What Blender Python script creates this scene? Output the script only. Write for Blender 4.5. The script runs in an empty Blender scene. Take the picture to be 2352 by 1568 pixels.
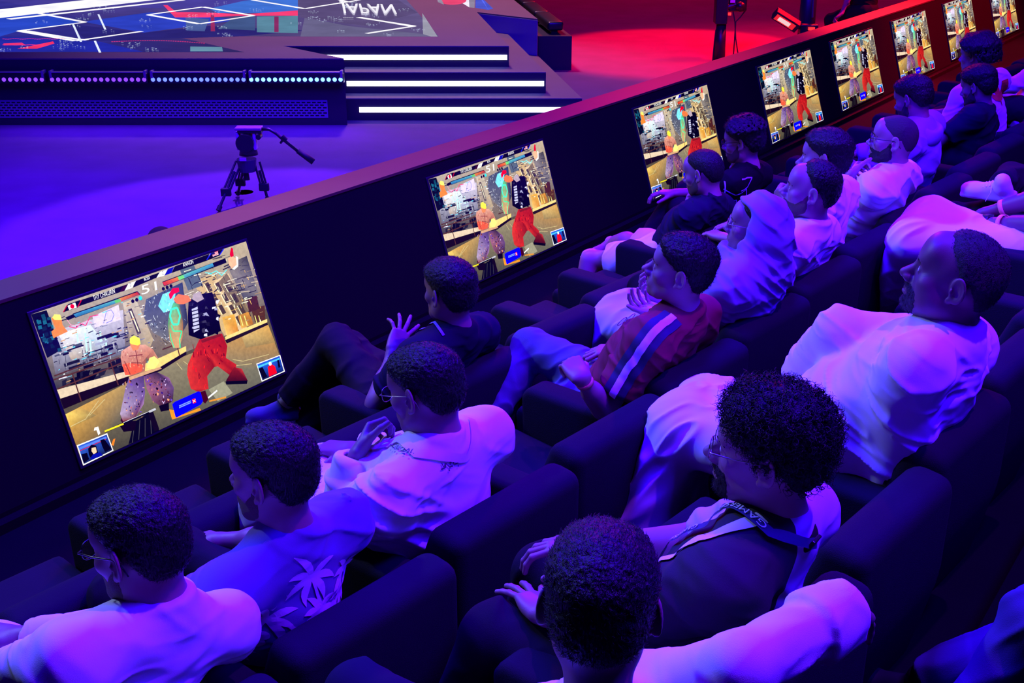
import bpy, bmesh, math, random, time
import numpy as np
import openvdb
from mathutils import Vector, Matrix
from mathutils.bvhtree import BVHTree

# ------------------------------------------------------------------ camera, world, lights, exposure
SC = bpy.context.scene
COL = SC.collection
FOC = 2743.7                       # focal length in pixels of the 2352 px wide frame
PITCH = math.radians(22.5676)
cam_d = bpy.data.cameras.new('camera')
cam_d.sensor_width = 36.0
cam_d.lens = 36.0 * FOC / 2352.0
cam_d.clip_start = 0.05
cam_d.clip_end = 200
cam = bpy.data.objects.new('camera', cam_d)
COL.objects.link(cam)
cam.location = (0, 0, 0)
cam.rotation_euler = (math.pi / 2 - PITCH, 0, 0)
SC.camera = cam
SC.view_settings.view_transform = 'Standard'
SC.view_settings.look = 'None'
SC.view_settings.gamma = 1.0
SC.view_settings.exposure = 0.0
SC.view_settings.use_curve_mapping = False

world = bpy.data.worlds.new('dark_hall')
SC.world = world
world.use_nodes = True
world.node_tree.nodes['Background'].inputs[0].default_value = (0.004, 0.0, 0.040, 1)
world.node_tree.nodes['Background'].inputs[1].default_value = 1.0

# frame of the audience block: d runs along the partition wall, n points to the stage
AZ = math.radians(34.855)
DV = np.array([math.sin(AZ), math.cos(AZ), 0.0])
NV = np.array([-math.cos(AZ), math.sin(AZ), 0.0])
UV = np.array([0, 0, 1.0])
ORG = np.array([-2.0161, 4.6503, 0.0])

def W(s, w, z):
    """s metres along the wall, w metres behind it, height z"""
    return ORG + DV * s - NV * w + UV * z

_fw = np.array([0, math.cos(PITCH), -math.sin(PITCH)])
_up = np.array([0, math.sin(PITCH), math.cos(PITCH)])

def ray(x, y):
    return _fw + np.array([1.0, 0, 0]) * (x - 1176) / FOC - _up * (y - 784) / FOC

def atw(x, y, w):
    r = ray(x, y)
    P0 = ORG - NV * w
    return r * (P0 @ NV) / (r @ NV)

def atz(x, y, z):
    r = ray(x, y)
    return r * z / r[2]

def aty(x, y, Y):
    r = ray(x, y)
    return r * Y / r[1]

def lamp(name, kind, loc, target, color, energy, size=1.0, size_y=None, angle=60, blend=0.3):
    l = bpy.data.lights.new(name, kind)
    l.color = color
    l.energy = energy
    if kind == 'AREA':
        l.size = size
        if size_y:
            l.shape = 'RECTANGLE'
            l.size_y = size_y
    if kind == 'SPOT':
        l.spot_size = math.radians(angle)
        l.spot_blend = blend
        l.shadow_soft_size = size
    o = bpy.data.objects.new(name, l)
    COL.objects.link(o)
    o.location = loc
    o.rotation_euler = (Vector(target) - Vector(loc)).to_track_quat('-Z', 'Y').to_euler()
    return o

lamp('blue_wash_light', 'AREA', W(1.8, 1.0, 3.6), W(1.8, 2.3, -1.6), (0.024, 0.0, 1.0), 2600, 6.0, 2.0)
lamp('violet_back_light', 'SPOT', W(1.2, 4.9, 5.4), W(0.7, 2.9, -1.4), (0.25, 0.02, 1.0), 2500, 0.08, angle=60, blend=0.2)
lamp('blue_back_light', 'AREA', W(1.5, 6.0, 4.0), W(1.2, 2.9, -1.4), (0.03, 0.0, 1.0), 1100, 4.0, 1.0)
lamp('violet_back_light', 'SPOT', W(6.0, 4.9, 5.2), W(5.0, 2.9, -1.4), (0.20, 0.01, 1.0), 1900, 0.10, angle=50, blend=0.3)
lamp('stage_wash_light', 'SPOT', W(-0.5, -7.0, 4.6), W(0.4, 2.9, -1.5), (0.40, 0.50, 1.0), 2200, 0.25, angle=34, blend=0.5)
lamp('red_side_light', 'SPOT', W(11.5, -3.0, 2.6), W(2.5, 2.2, -1.3), (1.0, 0.02, 0.04), 1300, 0.2, angle=60, blend=0.6)
lamp('blue_floor_spot', 'SPOT', (-4.2, 8.2, 4.6), (-4.6, 8.5, -2.57), (0.10, 0.006, 1.0), 7000, 0.25, angle=44, blend=1.0)
lamp('blue_floor_spot', 'SPOT', (-1.2, 11.0, 4.0), (-1.9, 8.3, -2.57), (0.20, 0.03, 1.0), 7500, 0.06, angle=30, blend=0.25)
lamp('blue_floor_spot', 'SPOT', (1.0, 9.0, 5.0), (-0.8, 10.6, -2.57), (0.05, 0.001, 1.0), 500, 0.3, angle=50, blend=0.9)
lamp('red_floor_spot', 'SPOT', (3.4, 20.5, 5.0), (2.3, 16.6, -2.57), (1.0, 0.003, 0.010), 19000, 0.15, angle=26, blend=0.25)
lamp('red_floor_spot', 'SPOT', (9.0, 15.0, 5.5), (5.6, 15.6, -2.4), (1.0, 0.003, 0.010), 20000, 0.3, angle=50, blend=0.8)
lamp('red_ledge_light', 'SPOT', W(14.5, -1.2, 2.2), W(11.0, .1, -1.75), (1.0, 0.01, 0.02), 6000, 0.2, angle=34, blend=1.0)
lamp('red_floor_spot', 'SPOT', (4.0, 26.0, 6.5), (4.0, 22.0, -2.57), (1.0, 0.003, 0.02), 5000, 0.4, angle=95, blend=0.9)
lamp('pink_stage_wash_light', 'SPOT', (-1.5, 17.5, 5.5), (-1.4, 14.6, -2.0), (0.85, 0.36, 0.62), 3800, 0.5, angle=56, blend=0.7)
lamp('pink_ledge_light', 'SPOT', (-3.0, 12.0, 4.5), W(2.2, -.1, -1.75), (1.0, 0.20, 0.20), 1700, 0.2, angle=26, blend=0.9)
# ------------------------------------------------------------------ object helpers
def link(name, mesh, mats, parent=None, smooth=False):
    if not isinstance(mats, (list, tuple)):
        mats = [mats]
    for m in mats:
        mesh.materials.append(m)
    if smooth:
        mesh.polygons.foreach_set('use_smooth', np.ones(len(mesh.polygons), dtype=bool))
    o = bpy.data.objects.new(name, mesh)
    COL.objects.link(o)
    if parent is not None:
        o.parent = parent
        o.matrix_parent_inverse = Matrix.Identity(4)
        o.location = tuple(-Vector(parent.get('_w', (0, 0, 0)))) if parent.get('_w') is not None else (0, 0, 0)
    return o

def tag(o, label=None, cat=None, group=None, kind=None):
    if label: o['label'] = label
    if cat: o['category'] = cat
    if group: o['group'] = group
    if kind: o['kind'] = kind
    return o

def thing(name, label, cat, loc=(0, 0, 0), group=None):
    o = bpy.data.objects.new(name, None)
    COL.objects.link(o)
    o.empty_display_size = 0.1
    o.location = tuple(loc)
    o['_w'] = tuple(float(v) for v in loc)
    return tag(o, label, cat, group)

def put(parent, name, bm_or_mesh, mats, smooth=False):
    """a part given in world coordinates under a thing or part"""
    me = bm_or_mesh
    if isinstance(me, bmesh.types.BMesh):
        m = bpy.data.meshes.new(name)
        me.to_mesh(m)
        me.free()
        me = m
    o = link(name, me, mats, None, smooth)
    if parent is not None:
        base = parent
        off = Vector((0, 0, 0))
        while base is not None:
            off += Vector(base.location)
            base = base.parent
        o.parent = parent
        o.location = -off
    return o

def copy_tree(o, parent=None):
    c = o.copy()
    COL.objects.link(c)
    c.parent = parent
    for ch in list(o.children):
        copy_tree(ch, c)
    return c

def mesh_from(V, F, name='m'):
    me = bpy.data.meshes.new(name)
    me.from_pydata([tuple(v) for v in V], [], [tuple(f) for f in F])
    me.update()
    return me

def frame(axis):
    a = np.array(axis, float)
    a /= np.linalg.norm(a)
    h = np.array([0, 0, 1.0]) if abs(a[2]) < .9 else np.array([1.0, 0, 0])
    x = np.cross(h, a); x /= np.linalg.norm(x)
    return x, np.cross(a, x), a

def add_box(bm, c, half, R=None, bev=0.0, seg=2):
    """box centred at c, half extents, R columns = axes"""
    r = bmesh.ops.create_cube(bm, size=2.0)
    vs = r['verts']
    R = np.eye(3) if R is None else np.array(R)
    if bev > 0:
        for v in vs:
            v.co = Vector((v.co[0] * half[0], v.co[1] * half[1], v.co[2] * half[2]))
        es = list({e for v in vs for e in v.link_edges})
        rr = bmesh.ops.bevel(bm, geom=es, offset=min(bev, min(half) * .98), segments=seg, profile=.5, affect='EDGES')
        fs = {f for f in rr['faces']}
        allv = set(v for f in fs for v in f.verts)
        grow = True
        vs = list(allv)
    else:
        for v in vs:
            v.co = Vector((v.co[0] * half[0], v.co[1] * half[1], v.co[2] * half[2]))
    for v in vs:
        p = R @ np.array(v.co) + np.array(c)
        v.co = Vector(p)
    return vs

def add_tube(bm, pts, r, n=8, cap=True):
    """tube along pts with radius r (number or list)"""
    pts = [np.array(p, float) for p in pts]
    rs = [r] * len(pts) if np.isscalar(r) else list(r)
    rings = []
    px = None
    for i, p in enumerate(pts):
        if i == 0: t = pts[1] - p
        elif i == len(pts) - 1: t = p - pts[-2]
        else: t = pts[i + 1] - pts[i - 1]
        t = t / (np.linalg.norm(t) + 1e-9)
        if px is None:
            x, y, _ = frame(t)
        else:
            x = px - t * (px @ t); x /= (np.linalg.norm(x) + 1e-9); y = np.cross(t, x)
        px = x
        rings.append([bm.verts.new(tuple(p + rs[i] * (math.cos(2 * math.pi * k / n) * x + math.sin(2 * math.pi * k / n) * y))) for k in range(n)])
    for a, b in zip(rings, rings[1:]):
        for k in range(n):
            bm.faces.new((a[k], a[(k + 1) % n], b[(k + 1) % n], b[k]))
    if cap:
        bm.faces.new(rings[0][::-1]); bm.faces.new(rings[-1])

def add_prism(bm, poly, z0, z1, tf=None):
    """vertical prism over a 2D polygon; tf maps (x,y,z) to the world"""
    tf = tf or (lambda x, y, z: (x, y, z))
    a = [bm.verts.new(tuple(tf(x, y, z0))) for x, y in poly]
    b = [bm.verts.new(tuple(tf(x, y, z1))) for x, y in poly]
    n = len(poly)
    for i in range(n):
        bm.faces.new((a[i], a[(i + 1) % n], b[(i + 1) % n], b[i]))
    bm.faces.new(a[::-1]); bm.faces.new(b)

def fixn(bm):
    bmesh.ops.recalc_face_normals(bm, faces=bm.faces)
    return bm

# ------------------------------------------------------------------ materials
MATS = {}
def mat(name, color, rough=.8, metal=0.0, bump=0.0, bscale=200.0, var=0.0, vscale=8.0, emit=None, estr=1.0, spec=.5, sheen=0.0, stretch=None, detail=3):
    if name in MATS: return MATS[name]
    m = bpy.data.materials.new(name)
    m.use_nodes = True
    nt = m.node_tree
    b = nt.nodes['Principled BSDF']
    b.inputs['Base Color'].default_value = (*color, 1)
    b.inputs['Roughness'].default_value = rough
    b.inputs['Metallic'].default_value = metal
    b.inputs['Specular IOR Level'].default_value = spec
    if sheen: b.inputs['Sheen Weight'].default_value = sheen
    tc = nt.nodes.new('ShaderNodeTexCoord')
    src = tc.outputs['Object']
    if stretch:
        mp = nt.nodes.new('ShaderNodeMapping')
        mp.inputs['Scale'].default_value = stretch
        nt.links.new(src, mp.inputs['Vector'])
        src = mp.outputs['Vector']
    if bump:
        n = nt.nodes.new('ShaderNodeTexNoise')
        n.inputs['Scale'].default_value = bscale
        n.inputs['Detail'].default_value = detail
        nt.links.new(src, n.inputs['Vector'])
        bp = nt.nodes.new('ShaderNodeBump')
        bp.inputs['Strength'].default_value = bump
        bp.inputs['Distance'].default_value = .01
        nt.links.new(n.outputs['Fac'], bp.inputs['Height'])
        nt.links.new(bp.outputs['Normal'], b.inputs['Normal'])
    n2 = nt.nodes.new('ShaderNodeTexNoise')
    n2.inputs['Scale'].default_value = vscale
    n2.inputs['Detail'].default_value = 5
    nt.links.new(src, n2.inputs['Vector'])
    mr = nt.nodes.new('ShaderNodeMapRange')
    mr.inputs['To Min'].default_value = 1 - max(var, .02)
    mr.inputs['To Max'].default_value = 1 + max(var, .02)
    nt.links.new(n2.outputs['Fac'], mr.inputs['Value'])
    vm = nt.nodes.new('ShaderNodeVectorMath'); vm.operation = 'SCALE'
    vm.inputs[0].default_value = color
    nt.links.new(mr.outputs['Result'], vm.inputs['Scale'])
    nt.links.new(vm.outputs['Vector'], b.inputs['Base Color'])
    if emit:
        b.inputs['Emission Color'].default_value = (*emit, 1)
        b.inputs['Emission Strength'].default_value = estr
    MATS[name] = m
    return m

def vcol_emit(name, strength=1.0, noise=0.0, nscale=120.0, gloss=True):
    """emission from the mesh's face colours: used only on lit displays"""
    if name in MATS: return MATS[name]
    m = bpy.data.materials.new(name)
    m.use_nodes = True
    nt = m.node_tree
    b = nt.nodes['Principled BSDF']
    b.inputs['Base Color'].default_value = (.005, .005, .006, 1)
    b.inputs['Roughness'].default_value = .18 if gloss else .5
    at = nt.nodes.new('ShaderNodeAttribute')
    at.attribute_name = 'pic'
    out = at.outputs['Color']
    if noise:
        tc = nt.nodes.new('ShaderNodeTexCoord')
        n = nt.nodes.new('ShaderNodeTexNoise'); n.inputs['Scale'].default_value = nscale; n.inputs['Detail'].default_value = 6
        nt.links.new(tc.outputs['Object'], n.inputs['Vector'])
        mr = nt.nodes.new('ShaderNodeMapRange')
        mr.inputs['From Min'].default_value = .3; mr.inputs['From Max'].default_value = .7
        mr.inputs['To Min'].default_value = 1 - noise; mr.inputs['To Max'].default_value = 1 + noise
        nt.links.new(n.outputs['Fac'], mr.inputs['Value'])
        vm = nt.nodes.new('ShaderNodeVectorMath'); vm.operation = 'SCALE'
        nt.links.new(out, vm.inputs[0]); nt.links.new(mr.outputs['Result'], vm.inputs['Scale'])
        out = vm.outputs['Vector']
    nt.links.new(out, b.inputs['Emission Color'])
    b.inputs['Emission Strength'].default_value = strength
    MATS[name] = m
    return m

# ------------------------------------------------------------------ flat pictures for lit displays (layered polygons with colours)
def lin(c):
    """0-255 sRGB to linear"""
    r = []
    for v in c:
        v = v / 255.0
        r.append(v / 12.92 if v <= .04045 else ((v + .055) / 1.055) ** 2.4)
    return r

class Pic:
    def __init__(s):
        s.V = []; s.F = []; s.C = []; s.layer = 0
    def poly(s, pts, col, cols=None, step=True):
        """pts in picture units; col one sRGB colour or cols one per corner"""
        if step: s.layer += 1
        i0 = len(s.V)
        for p in pts: s.V.append((p[0], p[1], s.layer))
        s.F.append(tuple(range(i0, i0 + len(pts))))
        s.C.append([lin(c) for c in cols] if cols else [lin(col)] * len(pts))
    def line(s, a, b, w, col, w2=None, step=True):
        a = np.array(a, float); b = np.array(b, float)
        t = b - a; t /= np.linalg.norm(t) + 1e-9
        nrm = np.array([-t[1], t[0]])
        w2 = w if w2 is None else w2
        s.poly([a + nrm * w / 2, b + nrm * w2 / 2, b - nrm * w2 / 2, a - nrm * w / 2], col, step=step)
    def pline(s, pts, w, col):
        s.layer += 1
        for a, b in zip(pts, pts[1:]): s.line(a, b, w, col, step=False)
    def disc(s, c, r, col, n=14, ry=None):
        s.poly([(c[0] + r * math.cos(2 * math.pi * k / n), c[1] + (ry or r) * math.sin(2 * math.pi * k / n)) for k in range(n)], col)
    def build(s, name, place, dz):
        """place(u,v,lift)->world"""
        me = bpy.data.meshes.new(name)
        me.from_pydata([tuple(place(v[0], v[1], v[2] * dz)) for v in s.V], [], s.F)
        a = me.color_attributes.new('pic', 'FLOAT_COLOR', 'CORNER')
        buf = np.ones((len(me.loops), 4), np.float32)
        k = 0
        for cc in s.C:
            for c in cc:
                buf[k, :3] = c; k += 1
        a.data.foreach_set('color', buf.ravel())
        me.update()
        return me

def text_polys(txt, size=1.0, bold=0.0):
    """outline of a word as flat triangles (2D), starting at the origin"""
    cu = bpy.data.curves.new('t', 'FONT'); cu.body = txt; cu.size = size; cu.offset = bold
    o = bpy.data.objects.new('t', cu); COL.objects.link(o)
    dg = bpy.context.evaluated_depsgraph_get()
    me = bpy.data.meshes.new_from_object(o.evaluated_get(dg))
    V = [(v.co.x, v.co.y) for v in me.vertices]
    F = [tuple(p.vertices) for p in me.polygons]
    bpy.data.objects.remove(o); bpy.data.curves.remove(cu); bpy.data.meshes.remove(me)
    return V, F
# ------------------------------------------------------------------ signed distance modelling of bodies and clothes
def nz(v):
    v = np.array(v, float)
    return v / (np.linalg.norm(v) + 1e-12)

def rotz(a): c, s = math.cos(a), math.sin(a); return np.array([[c, -s, 0], [s, c, 0], [0, 0, 1.0]])
def rotx(a): c, s = math.cos(a), math.sin(a); return np.array([[1.0, 0, 0], [0, c, -s], [0, s, c]])
def roty(a): c, s = math.cos(a), math.sin(a); return np.array([[c, 0, s], [0, 1.0, 0], [-s, 0, c]])

_rs = np.random.RandomState(5)
_TAB = _rs.rand(32, 32, 32).astype(np.float32)
def noise3(P):
    """value noise 0..1"""
    i = np.floor(P).astype(np.int32); f = (P - i).astype(np.float32)
    f = f * f * (3 - 2 * f)
    x0, y0, z0 = i[:, 0] & 31, i[:, 1] & 31, i[:, 2] & 31
    x1, y1, z1 = (x0 + 1) & 31, (y0 + 1) & 31, (z0 + 1) & 31
    fx, fy, fz = f[:, 0], f[:, 1], f[:, 2]
    a = _TAB[x0, y0, z0] * (1 - fx) + _TAB[x1, y0, z0] * fx
    b = _TAB[x0, y1, z0] * (1 - fx) + _TAB[x1, y1, z0] * fx
    c = _TAB[x0, y0, z1] * (1 - fx) + _TAB[x1, y0, z1] * fx
    d = _TAB[x0, y1, z1] * (1 - fx) + _TAB[x1, y1, z1] * fx
    return (a * (1 - fy) + b * fy) * (1 - fz) + (c * (1 - fy) + d * fy) * fz

f4 = np.float32
def _len(q): return np.sqrt(np.einsum('ij,ij->i', q, q))
def _cone(P, a, b, r1, r2, fn=None, ff=1.0):
    ba = (b - a).astype(f4)
    pa = P - a.astype(f4)
    t = np.clip(pa @ (ba / f4(ba @ ba + 1e-12)), f4(0), f4(1))
    pa -= t[:, None] * ba
    if fn is not None:
        n_ = fn.astype(f4)
        pa += (pa @ n_)[:, None] * (n_ * f4(ff - 1))
    return _len(pa) - (f4(r1) + f4(r2 - r1) * t)

def _flat(P, a, b, r1, r2):
    """cone with flat ends"""
    ba = (b - a).astype(f4); L = f4(np.linalg.norm(ba)); u = ba / L
    pa = P - a.astype(f4)
    y = pa @ u
    q = pa - y[:, None] * u
    rr = _len(q)
    t = np.clip(y / L, 0, 1)
    dx = rr - (r1 + (r2 - r1) * t)
    dy = np.maximum(-y, y - L)
    return np.minimum(np.maximum(dx, dy), 0) + np.sqrt(np.maximum(dx, 0) ** 2 + np.maximum(dy, 0) ** 2)

def _ell(P, c, r, R):
    q = (P - c.astype(f4)) @ (R / r).astype(f4)
    k0 = _len(q); q *= (1 / r).astype(f4); k1 = _len(q) + f4(1e-9)
    return k0 * (k0 - 1) / k1

def _box(P, c, h, R, rd):
    q = np.abs((P - c.astype(f4)) @ R.astype(f4)) - (h - rd).astype(f4)
    return _len(np.maximum(q, 0)) + np.minimum(q.max(1), 0) - f4(rd)

def _torus(P, c, R, ra, rb, minor):
    q = (P - c.astype(f4)) @ R.astype(f4)
    l = np.sqrt(q[:, 0] ** 2 + (q[:, 1] * ra / rb) ** 2) - ra
    return np.sqrt(l * l + q[:, 2] ** 2) - minor

class Sdf:
    def __init__(s):
        s.p = []
        s.disp = None
        s.damp = 0.0
    def _add(s, f, k, op, lo, hi):
        s.p.append((f, k, op, np.array(lo, float), np.array(hi, float)))
        return s
    def cone(s, a, b, r1, r2=None, k=.01, op='u', fn=None, ff=1.0):
        a = np.array(a, float); b = np.array(b, float); r2 = r1 if r2 is None else r2
        if fn is not None: fn = nz(fn)
        m = max(r1, r2)
        return s._add(lambda P: _cone(P, a, b, r1, r2, fn, ff), k, op, np.minimum(a, b) - m, np.maximum(a, b) + m)
    def flat(s, a, b, r1, r2=None, k=.01, op='u'):
        a = np.array(a, float); b = np.array(b, float); r2 = r1 if r2 is None else r2
        m = max(r1, r2)
        return s._add(lambda P: _flat(P, a, b, r1, r2), k, op, np.minimum(a, b) - m, np.maximum(a, b) + m)
    def ell(s, c, r, R=None, k=.01, op='u'):
        c = np.array(c, float); r = np.array(r, float) * np.ones(3); R = np.eye(3) if R is None else R
        return s._add(lambda P: _ell(P, c, r, R), k, op, c - r.max(), c + r.max())
    def box(s, c, h, R=None, rd=.005, k=.01, op='u'):
        c = np.array(c, float); h = np.array(h, float); R = np.eye(3) if R is None else R
        m = np.linalg.norm(h)
        return s._add(lambda P: _box(P, c, h, R, rd), k, op, c - m, c + m)
    def torus(s, c, R, ra, rb, minor, k=.008, op='u'):
        c = np.array(c, float); m = max(ra, rb) + minor
        return s._add(lambda P: _torus(P, c, R, ra, rb, minor), k, op, c - m, c + m)
    def func(s, f, c, rad, k=.01, op='u'):
        c = np.array(c, float)
        return s._add(f, k, op, c - rad, c + rad)
    def raw(s, P):
        D = None
        for f, k, op, lo, hi in s.p:
            d = f(P)
            D = _mix(D, d, k, op)
        return D
    def mesh(s, h, name='m', B=16):
        lo = np.min([p[3] for p in s.p if p[2] == 'u'], 0) - 3 * h - s.damp
        hi = np.max([p[4] for p in s.p if p[2] == 'u'], 0) + 3 * h + s.damp
        i0 = np.floor(lo / h / B).astype(int); i1 = np.floor(hi / h / B).astype(int) + 1
        gx, gy, gz = np.meshgrid(*[np.arange(i0[k], i1[k]) for k in range(3)], indexing='ij')
        blk = np.stack([gx.ravel(), gy.ravel(), gz.ravel()], 1)
        cen = (((blk + .5) * B - .5) * h).astype(f4)
        hd = B * h * .5 * math.sqrt(3)
        dm = []
        D = None
        for f, k, op, l, u in s.p:
            d = f(cen)
            dm.append(d)
            D = _mix(D, d, k, op)
        lim = hd * 1.35 + 2 * h + s.damp
        near = np.abs(D) < lim
        inside = D <= -lim
        g = openvdb.FloatGrid(3 * h)
        for b in blk[inside]:
            a = [int(v) * B for v in b]
            g.fill((a[0], a[1], a[2]), (a[0] + B - 1, a[1] + B - 1, a[2] + B - 1), -3 * h, True)
        nb = blk[near]; Dn = D[near]
        off = np.stack(np.meshgrid(*[np.arange(B)] * 3, indexing='ij'), -1).reshape(-1, 3)
        CH = 400
        for c0 in range(0, len(nb), CH):
            bb = nb[c0:c0 + CH]; dd = Dn[c0:c0 + CH]
            P = ((bb[:, None, :] * B + off[None]) * h).astype(np.float32)
            val = np.full((len(bb), B ** 3), 1.0, np.float32)
            have = np.zeros(len(bb), bool)
            for (f, k, op, l, u), d in zip(s.p, dm):
                d = d[near][c0:c0 + CH]
                if op == 'u': rel = d < dd + 2.6 * hd + k + .01
                elif op == 's': rel = d < hd * 1.3 + k
                else: rel = np.ones(len(d), bool)
                idx = np.nonzero(rel)[0]
                if not len(idx): continue
                q = P[idx].reshape(-1, 3)
                v = f(q).astype(np.float32).reshape(len(idx), -1)
                cur = val[idx]
                if op == 'u':
                    fresh = ~have[idx]
                    mixed = _mix(cur, v, k, 'u')
                    mixed[fresh] = v[fresh]
                    val[idx] = mixed
                    have[idx] = True
                else:
                    val[idx] = _mix(cur, v, k, op)
            if s.disp is not None:
                sel = np.abs(val) < s.damp + 3 * h
                q = P.reshape(-1, 3)[sel.ravel()]
                vv = val.ravel()
                vv[sel.ravel()] += s.disp(q).astype(np.float32)
                val = vv.reshape(val.shape)
            np.clip(val, -3 * h, 3 * h, out=val)
            for b, v in zip(bb, val):
                g.copyFromArray(v.reshape(B, B, B), ijk=(int(b[0]) * B, int(b[1]) * B, int(b[2]) * B))
        pts, quads = g.convertToQuads(0.0)
        pts = np.asarray(pts) * h
        quads = np.ascontiguousarray(np.asarray(quads))
        me = bpy.data.meshes.new(name)
        me.vertices.add(len(pts)); me.vertices.foreach_set('co', pts.astype(np.float32).ravel())
        me.loops.add(quads.size); me.loops.foreach_set('vertex_index', quads.astype(np.int32).ravel())
        me.polygons.add(len(quads))
        me.polygons.foreach_set('loop_start', np.arange(0, quads.size, 4, dtype=np.int32))
        try: me.polygons.foreach_set('loop_total', np.full(len(quads), 4, np.int32))
        except Exception: pass
        me.polygons.foreach_set('use_smooth', np.ones(len(quads), bool))
        me.update(calc_edges=True)
        return me

def _mix(D, d, k, op):
    if D is None: return d.copy() if op == 'u' else np.full(len(d), 1.0)
    if op == 'u':
        h = np.maximum(k - np.abs(D - d), 0) / k
        return np.minimum(D, d) - h * h * k * .25
    if op == 's':
        h = np.maximum(k - np.abs(D + d), 0) / k
        return np.maximum(D, -d) + h * h * k * .25
    h = np.maximum(k - np.abs(D - d), 0) / k
    return np.maximum(D, d) + h * h * k * .25      # 'i' intersect

def poly2(P2, poly):
    """signed distance to a 2D polygon, negative inside"""
    v = np.array(poly, f4)
    d = np.full(len(P2), 1e9, f4); sgn = np.ones(len(P2), f4)
    n = len(v)
    for i in range(n):
        a = v[i]; b = v[i - 1]
        e = b - a; w = P2 - a
        t = np.clip(w @ (e / (e @ e)), f4(0), f4(1))
        q = w - t[:, None] * e
        d = np.minimum(d, np.einsum('ij,ij->i', q, q))
        c1 = P2[:, 1] >= a[1]; c2 = P2[:, 1] < b[1]; c3 = e[0] * w[:, 1] > e[1] * w[:, 0]
        flip = (c1 & c2 & c3) | (~c1 & ~c2 & ~c3)
        sgn = np.where(flip, -sgn, sgn)
    return sgn * np.sqrt(d)

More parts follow.
